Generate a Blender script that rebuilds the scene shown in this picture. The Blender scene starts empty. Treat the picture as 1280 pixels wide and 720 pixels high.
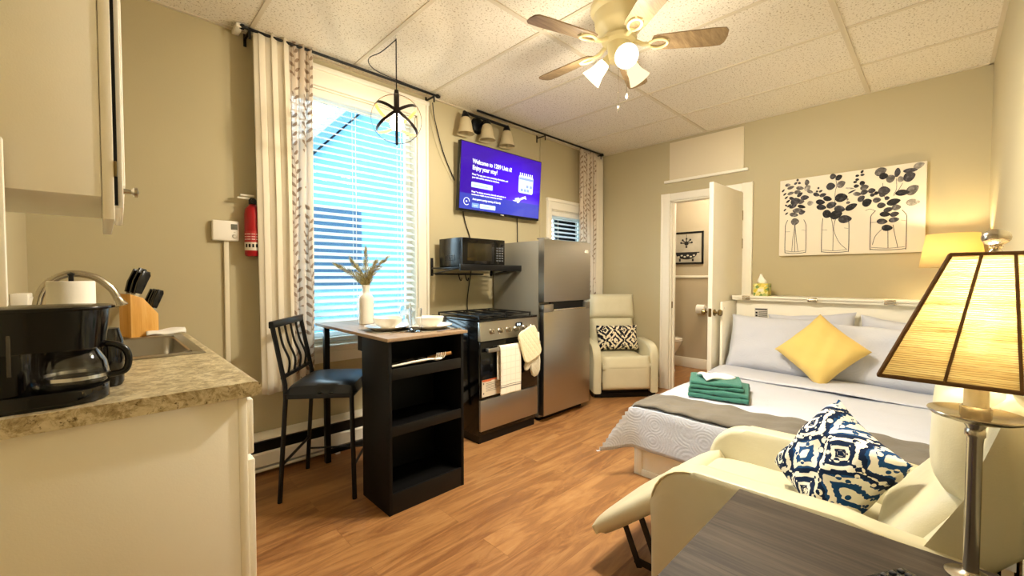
import bpy, bmesh, math, random
from mathutils import Vector, Matrix, Euler
random.seed(7)
PI = math.pi
sc = bpy.context.scene
COL = sc.collection

# ------------------------------------------------------------------ helpers
def lin(c):
    return c/12.92 if c <= 0.04045 else ((c+0.055)/1.055)**2.4
def hexc(h):
    h = h.lstrip('#')
    return tuple(lin(int(h[i:i+2], 16)/255) for i in (0, 2, 4)) + (1.0,)

class NT:
    """tiny node-tree helper"""
    def __init__(s, name):
        s.m = bpy.data.materials.new(name); s.m.use_nodes = True
        s.t = s.m.node_tree; s.t.nodes.clear()
        s.out = s.n('ShaderNodeOutputMaterial')
    def n(s, typ, **kw):
        nd = s.t.nodes.new(typ)
        for k, v in kw.items(): setattr(nd, k, v)
        return nd
    def l(s, a, b): s.t.links.new(a, b)
    def val(s, sock, v):
        if hasattr(v, 'is_output') or isinstance(v, bpy.types.NodeSocket): s.l(v, sock)
        else: sock.default_value = v
    def math(s, op, a, b=0.0, c=None):
        nd = s.n('ShaderNodeMath', operation=op)
        s.val(nd.inputs[0], a); s.val(nd.inputs[1], b)
        if c is not None: s.val(nd.inputs[2], c)
        return nd.outputs[0]
    def coord(s, which='Object', scale=(1, 1, 1), rot=(0, 0, 0), loc=(0, 0, 0)):
        tc = s.n('ShaderNodeTexCoord'); mp = s.n('ShaderNodeMapping')
        mp.inputs['Scale'].default_value = scale; mp.inputs['Rotation'].default_value = rot
        mp.inputs['Location'].default_value = loc
        s.l(tc.outputs[which], mp.inputs[0]); return mp.outputs[0]
    def noise(s, vec, scale=5, detail=3, rough=.5, dist=0):
        nd = s.n('ShaderNodeTexNoise'); s.l(vec, nd.inputs['Vector'])
        nd.inputs['Scale'].default_value = scale; nd.inputs['Detail'].default_value = detail
        nd.inputs['Roughness'].default_value = rough; nd.inputs['Distortion'].default_value = dist
        return nd.outputs[0]
    def ramp(s, fac, stops, interp='LINEAR'):
        nd = s.n('ShaderNodeValToRGB'); nd.color_ramp.interpolation = interp
        e = nd.color_ramp.elements
        while len(e) < len(stops): e.new(0.5)
        for i, (p, c) in enumerate(stops): e[i].position = p; e[i].color = c
        s.l(fac, nd.inputs[0]); return nd.outputs[0]
    def mix(s, fac, a, b, mode='MIX'):
        nd = s.n('ShaderNodeMix', data_type='RGBA', blend_type=mode)
        s.val(nd.inputs[0], fac); s.val(nd.inputs[6], a); s.val(nd.inputs[7], b)
        return nd.outputs[2]
    def bump(s, h, strength=.2, dist=.01):
        nd = s.n('ShaderNodeBump'); nd.inputs['Strength'].default_value = strength
        nd.inputs['Distance'].default_value = dist; s.l(h, nd.inputs['Height']); return nd.outputs[0]
    def bsdf(s, col, rough=.5, metal=0, normal=None, trans=0, ior=1.45, spec=.5, alpha=None, sheen=0, coat=0):
        b = s.n('ShaderNodeBsdfPrincipled')
        s.val(b.inputs['Base Color'], col); s.val(b.inputs['Roughness'], rough); s.val(b.inputs['Metallic'], metal)
        b.inputs['Transmission Weight'].default_value = trans; b.inputs['IOR'].default_value = ior
        b.inputs['Specular IOR Level'].default_value = spec
        b.inputs['Sheen Weight'].default_value = sheen; b.inputs['Coat Weight'].default_value = coat
        if normal is not None: s.l(normal, b.inputs['Normal'])
        s.l(b.outputs[0], s.out.inputs[0]); return b

def simple(name, col, rough=.5, metal=0, bump=0, bscale=200, var=0, **kw):
    t = NT(name); c = hexc(col) if isinstance(col, str) else col
    v = t.coord(); nrm = None; cc = c
    if var:
        f = t.noise(v, 6, 4)
        cc = t.mix(f, tuple(x*(1-var) for x in c[:3])+(1,), tuple(min(1, x*(1+var)) for x in c[:3])+(1,))
    if bump: nrm = t.bump(t.noise(v, bscale, 2), bump, .002)
    t.bsdf(cc, rough, metal, nrm, **kw); return t.m

def emis(name, col, strength):
    t = NT(name); e = t.n('ShaderNodeEmission')
    e.inputs[0].default_value = hexc(col) if isinstance(col, str) else col
    e.inputs[1].default_value = strength; t.l(e.outputs[0], t.out.inputs[0]); return t.m

class G:
    """geometry collector -> one mesh object"""
    def __init__(s): s.b = bmesh.new(); s.mi = 0
    def _fin(s, faces):
        for f in faces: f.material_index = s.mi
    def box(s, x0, x1, y0, y1, z0, z1, bev=0, seg=2, M=None):
        r = bmesh.ops.create_cube(s.b, size=1)
        vs = r['verts']
        bmesh.ops.scale(s.b, vec=(abs(x1-x0), abs(y1-y0), abs(z1-z0)), verts=vs)
        bmesh.ops.translate(s.b, vec=((x0+x1)/2, (y0+y1)/2, (z0+z1)/2), verts=vs)
        if M is not None: bmesh.ops.transform(s.b, matrix=M, verts=vs)
        fs = {f for v in vs for f in v.link_faces}
        if bev:
            es = list({e for v in vs for e in v.link_edges})
            rr = bmesh.ops.bevel(s.b, geom=es, offset=bev, segments=seg, affect='EDGES', profile=.5)
            fs = {f for f in fs if f.is_valid} | set(rr['faces'])
        s._fin(fs); return s
    def tube(s, pts, r, seg=10, cap=True, closed=False):
        pts = [Vector(p) for p in pts]; n = len(pts)
        rs = r if isinstance(r, (list, tuple)) else [r]*n
        rings = []; up = None
        for i, p in enumerate(pts):
            if closed: d = pts[(i+1) % n]-pts[i-1]
            elif i == 0: d = pts[1]-pts[0]
            elif i == n-1: d = pts[-1]-pts[-2]
            else: d = (pts[i+1]-p).normalized()+(p-pts[i-1]).normalized()
            d.normalize()
            if up is None:
                up = Vector((0, 0, 1)) if abs(d.z) < .9 else Vector((1, 0, 0))
            a = d.cross(up)
            if a.length < 1e-4: a = d.orthogonal()
            a.normalize(); b = a.cross(d).normalized(); up = b
            rings.append([s.b.verts.new(p+(a*math.cos(2*PI*k/seg)+b*math.sin(2*PI*k/seg))*rs[i]) for k in range(seg)])
        fs = []
        m = n if closed else n-1
        for i in range(m):
            A, B = rings[i], rings[(i+1) % n]
            for k in range(seg):
                fs.append(s.b.faces.new((A[k], B[k], B[(k+1) % seg], A[(k+1) % seg])))
        if cap and not closed:
            fs.append(s.b.faces.new(rings[0])); fs.append(s.b.faces.new(rings[-1][::-1]))
        s._fin(fs); return s
    def lathe(s, prof, c=(0, 0, 0), seg=24, M=None, sx=1, sy=1):
        c = Vector(c); rings = []; allv = []
        for (r, z) in prof:
            if r < 1e-6: rings.append([s.b.verts.new(c+Vector((0, 0, z)))])
            else: rings.append([s.b.verts.new(c+Vector((r*sx*math.cos(2*PI*k/seg), r*sy*math.sin(2*PI*k/seg), z))) for k in range(seg)])
            allv += rings[-1]
        fs = []
        for A, B in zip(rings, rings[1:]):
            if len(A) == 1 and len(B) == 1: continue
            for k in range(seg):
                k2 = (k+1) % seg
                if len(A) == 1: fs.append(s.b.faces.new((A[0], B[k2], B[k])))
                elif len(B) == 1: fs.append(s.b.faces.new((A[k], A[k2], B[0])))
                else: fs.append(s.b.faces.new((A[k], A[k2], B[k2], B[k])))
        if M is not None: bmesh.ops.transform(s.b, matrix=M, verts=allv)
        s._fin(fs); return s
    def prism(s, poly, axis, a0, a1, bev=0, seg=2):
        """poly: 2-D points in the plane of the other two axes, extruded along axis"""
        def P(p, a):
            return {'x': (a, p[0], p[1]), 'y': (p[0], a, p[1]), 'z': (p[0], p[1], a)}[axis]
        A = [s.b.verts.new(P(p, a0)) for p in poly]; B = [s.b.verts.new(P(p, a1)) for p in poly]
        fs = [s.b.faces.new(A), s.b.faces.new(B[::-1])]
        n = len(poly)
        for i in range(n): fs.append(s.b.faces.new((A[i], B[i], B[(i+1) % n], A[(i+1) % n])))
        if bev:
            es = [e for e in fs[0].edges]+[e for e in fs[1].edges]
            rr = bmesh.ops.bevel(s.b, geom=es, offset=bev, segments=seg, affect='EDGES', profile=.5)
            fs = [f for f in fs if f.is_valid]+list(rr['faces'])
        s._fin(fs); return s
    def grid(s, fn, nu, nv, uv=False):
        V = [[s.b.verts.new(fn(i/nu, j/nv)) for j in range(nv+1)] for i in range(nu+1)]
        fs = []
        for i in range(nu):
            for j in range(nv):
                fs.append(s.b.faces.new((V[i][j], V[i+1][j], V[i+1][j+1], V[i][j+1])))
        if uv:
            L = s.b.loops.layers.uv.get('UVMap') or s.b.loops.layers.uv.new('UVMap')
            idx = {}
            for i in range(nu+1):
                for j in range(nv+1): idx[V[i][j]] = (i/nu, j/nv)
            for f in fs:
                for lp in f.loops: lp[L].uv = idx[lp.vert]
        s._fin(fs); return s
    def poly(s, pts):
        f = s.b.faces.new([s.b.verts.new(p) for p in pts]); s._fin([f]); return s
    def ball(s, c, r, sx=1, sy=1, sz=1, seg=16, M=None):
        n = seg//2
        pr = [(math.sin(PI*i/n)*r if 0 < i < n else 0, -math.cos(PI*i/n)*r*sz) for i in range(n+1)]
        return s.lathe(pr, c, seg, M, sx, sy)

ROOTM = {}
def T(name, label, cat, loc=(0, 0, 0), rot=(0, 0, 0), group=None):
    o = bpy.data.objects.new(name, None); COL.objects.link(o)
    o.empty_display_size = .1
    rot = (0, 0, rot) if isinstance(rot, (int, float)) else tuple(rot)
    o.location = loc; o.rotation_euler = rot
    o['label'] = label; o['category'] = cat
    if group: o['group'] = group
    ROOTM[o] = Matrix.Translation(Vector(loc)) @ Euler(rot).to_matrix().to_4x4()
    return o

def B(name, g, mats, parent=None, label=None, local=False, smooth=True, angle=38, solid=0, uvkeep=False):
    if not isinstance(mats, (list, tuple)): mats = [mats]
    bmesh.ops.recalc_face_normals(g.b, faces=g.b.faces) if not uvkeep else None
    root = None
    if parent is not None:
        root = ROOTM[parent]
        if not local: bmesh.ops.transform(g.b, matrix=root.inverted(), verts=g.b.verts)
    if smooth:
        ca = math.radians(angle)
        for f in g.b.faces: f.smooth = True
        for e in g.b.edges:
            if len(e.link_faces) == 2:
                try:
                    if e.calc_face_angle() > ca: e.smooth = False
                except ValueError: pass
    me = bpy.data.meshes.new(name); g.b.to_mesh(me); g.b.free()
    for m in mats: me.materials.append(m)
    o = bpy.data.objects.new(name, me); COL.objects.link(o)
    if parent is not None: o.parent = parent; ROOTM[o] = root
    if label: o['label'] = label
    if solid:
        md = o.modifiers.new('thick', 'SOLIDIFY'); md.thickness = solid; md.offset = 0
    return o

def TM(name, g, mats, label, cat, group=None, loc=None, **kw):
    """a thing that is one mesh; origin moved to its base centre"""
    vs = [v.co for v in g.b.verts]
    if loc is None:
        loc = ((min(v.x for v in vs)+max(v.x for v in vs))/2, (min(v.y for v in vs)+max(v.y for v in vs))/2, min(v.z for v in vs))
    bmesh.ops.translate(g.b, vec=-Vector(loc), verts=g.b.verts)
    o = B(name, g, mats, None, None, **kw); o.location = loc
    o['label'] = label; o['category'] = cat
    if group: o['group'] = group
    ROOTM[o] = Matrix.Translation(Vector(loc))
    return o

def ST(name, g, mats, parent=None, **kw):
    o = B(name, g, mats, parent, **kw)
    if parent is None: o['kind'] = 'structure'; ROOTM[o] = Matrix.Identity(4)
    return o

def text(name, body, size, mat, parent, pos, ax=(1, 0, 0), up=(0, 0, 1), align='LEFT', squeeze=1.0, bold=0):
    """lettering as a thin mesh lying in the plane (ax, up)"""
    cu = bpy.data.curves.new(name, 'FONT'); cu.body = body; cu.size = size; cu.align_x = align; cu.offset = bold
    cu.extrude = .0003
    tmp = bpy.data.objects.new(name+'_tmp', cu); COL.objects.link(tmp)
    dg = bpy.context.evaluated_depsgraph_get()
    me = bpy.data.meshes.new_from_object(tmp.evaluated_get(dg))
    bpy.data.objects.remove(tmp); bpy.data.curves.remove(cu)
    ax = Vector(ax).normalized(); up = Vector(up).normalized(); nz = ax.cross(up)
    M = Matrix((ax*squeeze, up, nz)).transposed().to_4x4(); M.translation = Vector(pos)
    me.transform(M)
    me.materials.clear(); me.materials.append(mat)
    o = bpy.data.objects.new(name, me); COL.objects.link(o)
    o.parent = parent; ROOTM[o] = ROOTM[parent]
    return o

def arc(c, r, a0, a1, n, plane='xz'):
    out = []
    for i in range(n+1):
        a = math.radians(a0+(a1-a0)*i/n); p, q = r*math.cos(a), r*math.sin(a)
        out.append({'xz': (c[0]+p, c[1], c[2]+q), 'yz': (c[0], c[1]+p, c[2]+q), 'xy': (c[0]+p, c[1]+q, c[2])}[plane])
    return out
def smoothpath(pts, n=6):
    P = [Vector(p) for p in pts]; out = []
    for i in range(len(P)-1):
        p0 = P[max(i-1, 0)]; p1 = P[i]; p2 = P[i+1]; p3 = P[min(i+2, len(P)-1)]
        for k in range(n):
            t = k/n
            out.append(.5*((2*p1)+(p2-p0)*t+(2*p0-5*p1+4*p2-p3)*t*t+(3*p1-p0-3*p2+p3)*t**3))
    out.append(P[-1]); return out
def rrect(w, h, r, n=5, cx=0, cy=0):
    pts = []
    for (sx, sy, a) in ((1, 1, 0), (-1, 1, 90), (-1, -1, 180), (1, -1, 270)):
        for i in range(n+1):
            t = math.radians(a+90*i/n)
            pts.append((cx+sx*(w/2-r)+r*math.cos(t), cy+sy*(h/2-r)+r*math.sin(t)))
    return pts

# ------------------------------------------------------------------ room numbers (metres)
W, E_, N, S = -.24, 4.28, 2.88, -.215
ZC = 2.62
CAMH = 1.2

# ------------------------------------------------------------------ materials
def wall_mat(name, col):
    t = NT(name); v = t.coord()
    n1 = t.noise(v, 1.5, 3); c = t.mix(n1, tuple(x*.96 for x in hexc(col)[:3])+(1,), hexc(col))
    t.bsdf(c, .55, 0, t.bump(t.noise(v, 180, 2), .12, .002), spec=.3); return t.m
M_wall = wall_mat('wall_paint', '#BCB190')
M_bath = wall_mat('bath_paint', '#B5A88F')
M_white = simple('white_trim_paint', '#EFEADB', .38, var=.02)
M_cab = simple('cabinet_white', '#F4EFE0', .42, bump=.1, bscale=300, var=.015)
M_black = simple('black_metal', '#0C0C0E', .38, .3)
M_bwood = simple('black_board', '#070606', .55, var=.1, spec=.25)
M_gloss = simple('black_gloss', '#060607', .1)
M_bplast = simple('black_plastic', '#0A0A0B', .22)
M_chrome = simple('chrome', '#D8D8D8', .16, 1)
M_brass = simple('antique_brass', '#8A774E', .3, 1)
M_white_cer = simple('white_ceramic', '#F2EDE2', .12, coat=.3)
M_paper = simple('white_paper', '#F4F0E6', .8, bump=.2, bscale=60)
M_cloth_w = simple('white_cotton', '#F0EEEA', .85, bump=.3, bscale=350, sheen=.2)
M_plastic_w = simple('white_plastic', '#EFEADF', .4)

def tile_mat():
    t = NT('ceiling_tile'); v = t.coord()
    sp = t.noise(t.coord(scale=(1, 1, 1)), 95, 3, .6)
    holes = t.ramp(sp, [(.0, (0, 0, 0, 1)), (.36, (0, 0, 0, 1)), (.43, (1, 1, 1, 1))])
    fine = t.noise(v, 260, 3, .7)
    c = t.mix(holes, hexc('#AFA28C'), hexc('#E8E2D6'))
    c = t.mix(t.math('MULTIPLY', fine, .18), c, hexc('#CFC4B0'))
    t.bsdf(c, .9, 0, t.bump(holes, .35, .003), spec=.1); return t.m
M_tile = tile_mat()
M_grid = simple('grid_paint', '#D2C8B4', .5)

def floor_mat():
    t = NT('oak_planks'); v = t.coord()
    br = t.n('ShaderNodeTexBrick'); t.l(v, br.inputs['Vector'])
    br.inputs['Color1'].default_value = (0, 0, 0, 1); br.inputs['Color2'].default_value = (1, 1, 1, 1)
    br.inputs['Mortar'].default_value = (.5, .5, .5, 1)
    br.inputs['Scale'].default_value = 1; br.inputs['Mortar Size'].default_value = .0012
    br.inputs['Brick Width'].default_value = 1.22; br.inputs['Row Height'].default_value = .18
    br.inputs['Mortar Smooth'].default_value = .2; br.offset = .37
    sep = t.n('ShaderNodeSeparateColor'); t.l(br.outputs['Color'], sep.inputs[0])
    rnd = sep.outputs[0]
    off = t.n('ShaderNodeCombineXYZ'); t.l(t.math('MULTIPLY', rnd, 7.3), off.inputs[0]); t.l(t.math('MULTIPLY', rnd, 3.1), off.inputs[1])
    mp = t.coord(scale=(1, 6.5, 1))
    ad = t.n('ShaderNodeVectorMath', operation='ADD'); t.l(mp, ad.inputs[0]); t.l(off.outputs[0], ad.inputs[1])
    g1 = t.noise(ad.outputs[0], 1.7, 6, .66, 1.6)
    mp2 = t.coord(scale=(2, 60, 1))
    g2 = t.noise(mp2, 2.5, 4, .6, .4)
    c = t.ramp(g1, [(.22, hexc('#4A2F1B')), (.43, hexc('#7C5331')), (.56, hexc('#9E7346')), (.76, hexc('#B68F60'))])
    c = t.mix(t.math('MULTIPLY', g2, .45), c, hexc('#8E5C33'))
    c = t.mix(t.math('MULTIPLY', rnd, .22), c, hexc('#C99760'))
    c = t.mix(t.math('MULTIPLY', br.outputs['Fac'], .35), c, hexc('#5A371C'))
    t.bsdf(c, t.math('MULTIPLY_ADD', g1, .2, .28), 0, t.bump(t.math('SUBTRACT', g2, br.outputs['Fac']), .08, .003), spec=.45); return t.m
M_floor = floor_mat()

def granite():
    t = NT('laminate_granite'); v = t.coord()
    a = t.noise(v, 34, 6, .72, .8); b = t.noise(t.coord(scale=(1, 1.6, 1)), 85, 5, .68)
    c = t.ramp(a, [(.3, hexc('#6F5F44')), (.44, hexc('#A69672')), (.55, hexc('#CDC09E')), (.72, hexc('#DFD5B9'))])
    d = t.ramp(b, [(.33, (0, 0, 0, 1)), (.42, (1, 1, 1, 1))])
    c = t.mix(d, hexc('#5B4A31'), c)
    t.bsdf(c, .3, 0, spec=.4); return t.m
M_granite = granite()

def steel(name, col='#B9B6B0', rough=.3, axis='x'):
    t = NT(name); sx = (400, 400, 4) if axis == 'z' else ((4, 400, 400) if axis == 'x' else (400, 4, 400))
    n = t.noise(t.coord(scale=sx), 1, 2)
    t.bsdf(t.mix(n, hexc(col), tuple(x*.86 for x in hexc(col)[:3])+(1,)), t.math('MULTIPLY_ADD', n, .12, rough-.04), 1, t.bump(n, .03, .001)); return t.m
M_steel = steel('brushed_steel', axis='x')
M_sinksteel = steel('sink_steel', '#A9A49A', .28, axis='y')
M_nickel = simple('brushed_nickel', '#BDB5A5', .24, 1)
M_fridge_side = simple('grey_fridge_side', '#8D8A80', .42, .4, bump=.1, bscale=250)

def leather():
    t = NT('cream_leather'); v = t.coord()
    w = t.noise(v, 7, 3, .5, .6)
    vo = t.n('ShaderNodeTexVoronoi'); t.l(v, vo.inputs['Vector']); vo.inputs['Scale'].default_value = 240
    h = t.math('ADD', t.math('MULTIPLY', w, 1.0), t.math('MULTIPLY', vo.outputs['Distance'], .06))
    c = t.mix(w, hexc('#C8C0A0'), hexc('#D3CCB0'))
    t.bsdf(c, .36, 0, t.bump(h, .25, .012), spec=.45); return t.m
M_leather = leather()
M_seam = simple('leather_piping', '#CFC49C', .5)

def wood(name, c1, c2, c3, scale=(1, 14, 14), s=2.0, rough=.45):
    t = NT(name); g = t.noise(t.coord(scale=scale), s, 5, .65, .5)
    g2 = t.noise(t.coord(scale=tuple(k*6 if k > 1 else k*1.5 for k in scale)), s, 3, .6)
    c = t.ramp(t.math('MULTIPLY_ADD', g2, .35, t.math('MULTIPLY', g, .72)), [(.3, hexc(c1)), (.5, hexc(c2)), (.7, hexc(c3))])
    t.bsdf(c, rough, 0, t.bump(g2, .06, .002), spec=.35); return t.m
M_greywood = wood('grey_wood_laminate', '#241E19', '#3A3129', '#54493D', scale=(12, 1, 12), rough=.62)
M_tabletop = wood('bar_top_laminate', '#7E6850', '#927A60', '#A48C70', scale=(10, 1, 10))
M_blade = wood('blade_wood', '#5C4A34', '#7A6549', '#94805F', scale=(1, 10, 10), s=2.5)
M_lightwood = wood('knife_block_wood', '#C98F3F', '#DDA654', '#E8BA6E', scale=(10, 10, 1), s=3)
M_spoonwood = wood('spoon_wood', '#A8743C', '#C08B4F', '#D2A267', scale=(1, 10, 10), s=3)

def fabric(name, col, scale=500, rough=.9, bump=.25, var=.05, sheen=.15, wrinkle=.0):
    t = NT(name); v = t.coord(); c = hexc(col)
    f = t.noise(v, 4, 3)
    cc = t.mix(f, tuple(x*(1-var) for x in c[:3])+(1,), tuple(min(1, x*(1+var)) for x in c[:3])+(1,))
    h = t.noise(v, scale, 2)
    if wrinkle: h = t.math('MULTIPLY_ADD', t.noise(v, 9, 3, .6, 1.0), wrinkle, t.math('MULTIPLY', h, .15))
    t.bsdf(cc, rough, 0, t.bump(h, bump, .004 if not wrinkle else .02), sheen=sheen, spec=.2); return t.m
M_curtain = fabric('cream_curtain', '#DBD2BF', 400)
M_yellow = fabric('yellow_velvet', '#E0C272', 600, wrinkle=.6, bump=.2)
M_green = fabric('green_terry', '#42796B', 260, bump=.8, var=.12)
M_sheet = fabric('white_sheet', '#C8CAD4', 500, wrinkle=.8, bump=.25)
M_throw = fabric('grey_plush', '#716A5F', 60, bump=.5, var=.3, wrinkle=.5)
M_throw_edge = simple('throw_edge', '#33302C', .9)

def quilt_mat():
    t = NT('white_matelasse'); v = t.coord(scale=(1, 1, 1))
    vo = t.n('ShaderNodeTexVoronoi'); t.l(v, vo.inputs['Vector']); vo.inputs['Scale'].default_value = 7
    rings = t.math('SINE', t.math('MULTIPLY', vo.outputs['Distance'], 62.0))
    n = t.noise(v, 60, 3, .6)
    h = t.math('ADD', t.math('MULTIPLY', rings, .22), n)
    t.bsdf(hexc('#C6C9D4'), .85, 0, t.bump(h, .3, .004), sheen=.2, spec=.2); return t.m
M_quilt = quilt_mat()

def sheer_mat():
    t = NT('sheer_leaf_print'); v = t.coord()
    sep = t.n('ShaderNodeSeparateXYZ'); t.l(v, sep.inputs[0])
    p, q = .085, .056
    wob = t.math('MULTIPLY', t.math('SINE', t.math('MULTIPLY', sep.outputs[2], 9.0)), .010)
    X = t.math('ADD', sep.outputs[0], wob)
    xx = t.math('MULTIPLY', t.math('SUBTRACT', t.math('FRACT', t.math('DIVIDE', X, p)), .5), p)
    side = t.math('SIGN', xx)
    col_ = t.math('FLOOR', t.math('DIVIDE', X, p))
    zs_ = t.math('ADD', sep.outputs[2], t.math('ADD', t.math('MULTIPLY', side, q*.25), t.math('MULTIPLY', col_, .017)))
    zz = t.math('MULTIPLY', t.math('SUBTRACT', t.math('FRACT', t.math('DIVIDE', zs_, q)), .5), q)
    a = t.math('SUBTRACT', t.math('ABSOLUTE', xx), 0.0165)
    r1 = t.math('DIVIDE', t.math('ADD', t.math('MULTIPLY', a, .62), t.math('MULTIPLY', zz, .78)), .021)
    r2 = t.math('DIVIDE', t.math('SUBTRACT', t.math('MULTIPLY', a, .78), t.math('MULTIPLY', zz, .62)), .0082)
    el = t.math('ADD', t.math('MULTIPLY', r1, r1), t.math('MULTIPLY', r2, r2))
    lf = t.math('LESS_THAN', el, 1.0)
    stem = t.math('LESS_THAN', t.math('ABSOLUTE', xx), .0012)
    blob = t.noise(t.coord(scale=(1, .2, 1)), 5.5, 2)
    leaf = t.math('MULTIPLY', t.math('MULTIPLY', t.math('MAXIMUM', lf, stem), t.math('GREATER_THAN', blob, .45)), .8)
    c = t.mix(leaf, hexc('#EFE4D6'), hexc('#93785F'))
    df = t.n('ShaderNodeBsdfDiffuse'); t.l(c, df.inputs[0])
    tl = t.n('ShaderNodeBsdfTranslucent'); t.l(c, tl.inputs[0])
    tr = t.n('ShaderNodeBsdfTransparent')
    m1 = t.n('ShaderNodeMixShader'); m1.inputs[0].default_value = .4
    t.l(df.outputs[0], m1.inputs[1]); t.l(tl.outputs[0], m1.inputs[2])
    m2 = t.n('ShaderNodeMixShader'); t.l(t.math('MULTIPLY_ADD', leaf, -.14, .2), m2.inputs[0])
    t.l(m1.outputs[0], m2.inputs[1]); t.l(tr.outputs[0], m2.inputs[2])
    t.l(m2.outputs[0], t.out.inputs[0]); return t.m
M_sheer = sheer_mat()

def glass_mat(name, tint=(1, 1, 1, 1), rough=0):
    t = NT(name)
    gl = t.n('ShaderNodeBsdfGlass'); gl.inputs['Color'].default_value = tint; gl.inputs['Roughness'].default_value = rough; gl.inputs['IOR'].default_value = 1.45
    t.l(gl.outputs[0], t.out.inputs[0]); return t.m
M_glass = glass_mat('drinking_glass')
def pane_mat():
    t = NT('window_glass'); tr = t.n('ShaderNodeBsdfTransparent'); tr.inputs[0].default_value = (.93, .98, 1, 1)
    gs = t.n('ShaderNodeBsdfGlossy'); gs.inputs['Roughness'].default_value = .02
    fr = t.n('ShaderNodeFresnel'); fr.inputs[0].default_value = 1.3
    m = t.n('ShaderNodeMixShader'); t.l(fr.outputs[0], m.inputs[0]); t.l(tr.outputs[0], m.inputs[1]); t.l(gs.outputs[0], m.inputs[2])
    t.l(m.outputs[0], t.out.inputs[0]); return t.m
M_pane = pane_mat()

def translucent(name, col, tmix=.5, extra=None):
    t = NT(name); c = hexc(col)
    df = t.n('ShaderNodeBsdfDiffuse'); tl = t.n('ShaderNodeBsdfTranslucent')
    df.inputs[0].default_value = c; tl.inputs[0].default_value = c
    m = t.n('ShaderNodeMixShader'); m.inputs[0].default_value = tmix
    t.l(df.outputs[0], m.inputs[1]); t.l(tl.outputs[0], m.inputs[2]); t.l(m.outputs[0], t.out.inputs[0]); return t.m
M_slat = translucent('blind_slat', '#EDF2F4', .5)
M_linen_shade = translucent('linen_shade', '#F3E0AE', .55)
M_frost_off = translucent('frosted_glass_unlit', '#D8CBA8', .35)

def weave_mat():
    t = NT('seagrass_weave'); v = t.coord()
    sep = t.n('ShaderNodeSeparateXYZ'); t.l(v, sep.inputs[0])
    wob = t.noise(t.coord(scale=(18, 18, 90)), 1, 3, .6)
    band = t.math('SINE', t.math('MULTIPLY_ADD', sep.outputs[2], 1500.0, t.math('MULTIPLY', wob, 9.0)))
    st = t.noise(t.coord(scale=(5, 5, 130)), 1, 4, .7)
    c = t.ramp(st, [(.33, hexc('#8E7248')), (.36, hexc('#C4B185')), (.52, hexc('#D9CCA2')), (.75, hexc('#E9E0C2'))])
    c = t.mix(t.math('MULTIPLY', t.math('LESS_THAN', band, -.5), .45), c, hexc('#7A6440'))
    df = t.n('ShaderNodeBsdfDiffuse'); tl = t.n('ShaderNodeBsdfTranslucent'); tr = t.n('ShaderNodeBsdfTransparent')
    t.l(c, df.inputs[0]); t.l(c, tl.inputs[0])
    bmp = t.bump(band, .5, .002); t.l(bmp, df.inputs['Normal'])
    m = t.n('ShaderNodeMixShader'); m.inputs[0].default_value = .75
    t.l(df.outputs[0], m.inputs[1]); t.l(tl.outputs[0], m.inputs[2])
    m2 = t.n('ShaderNodeMixShader'); t.l(t.math('MULTIPLY', t.math('LESS_THAN', band, -.85), .25), m2.inputs[0])
    t.l(m.outputs[0], m2.inputs[1]); t.l(tr.outputs[0], m2.inputs[2]); t.l(m2.outputs[0], t.out.inputs[0]); return t.m
M_weave = weave_mat()
M_rope = simple('brown_rope', '#6A4C2C', .9, bump=.8, bscale=250, var=.2)

M_bulb = emis('lit_bulb', (1, .78, .42, 1), 22)
M_fanshade = emis('lit_frosted_shade', (1, .86, .58, 1), 3)
M_fanshade2 = emis('lit_frosted_shade_side', (1, .80, .45, 1), .9)

# ================================================================== SETTING
g = G(); g.box(W-.1, 5.65, S-.1, 3.2, -.1, 0); ST('floor', g, M_floor)
g = G(); g.box(W-.1, E_+.1, S-.1, N+.15, ZC, ZC+.1); ST('ceiling', g, M_tile)
# suspended-ceiling grid
g = G()
for x in (.03, .64, 1.245, 1.855, 2.465, 3.075, 3.685): g.box(x-.011, x+.011, S, N, ZC-.006, ZC+.002)
for y in (.425, 1.645): g.box(W, E_, y-.013, y+.013, ZC-.007, ZC+.002)
g.box(W, E_, N-.02, N, ZC-.008, ZC); g.box(W, E_, S, S+.02, ZC-.008, ZC); g.box(E_-.02, E_, S, N, ZC-.008, ZC)
ST('ceiling_grid', g, M_grid)

# north wall (window wall) with two window openings
w1 = (.80, 1.775, .74, 2.44); w2 = (3.38, 4.02, .9, 1.90)
NT_ = .14
g = G()
def wallpiece(x0, x1, z0, z1): g.box(x0, x1, N, N+NT_, z0, z1)
wallpiece(W-.1, w1[0], 0, ZC); wallpiece(w1[0], w1[1], 0, w1[2]); wallpiece(w1[0], w1[1], w1[3], ZC)
wallpiece(w1[1], w2[0], 0, ZC); wallpiece(w2[0], w2[1], 0, w2[2]); wallpiece(w2[0], w2[1], w2[3], ZC); wallpiece(w2[1], E_+.1, 0, ZC)
ST('wall_north', g, M_wall, smooth=False)
g = G(); g.box(W-.1, W, S-.1, N, 0, ZC); ST('wall_west', g, M_wall, smooth=False)
g = G(); g.box(W, E_+.1, S-.1, S, 0, ZC); ST('wall_south', g, M_wall, smooth=False)
dr = (1.31, 2.0, 1.985)      # bathroom doorway y0,y1,top
g = G()
g.box(E_, E_+.1, S, dr[0], 0, ZC); g.box(E_, E_+.1, dr[1], N, 0, ZC); g.box(E_, E_+.1, dr[0], dr[1], dr[2], ZC)
ST('wall_east', g, M_wall, smooth=False)

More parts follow.
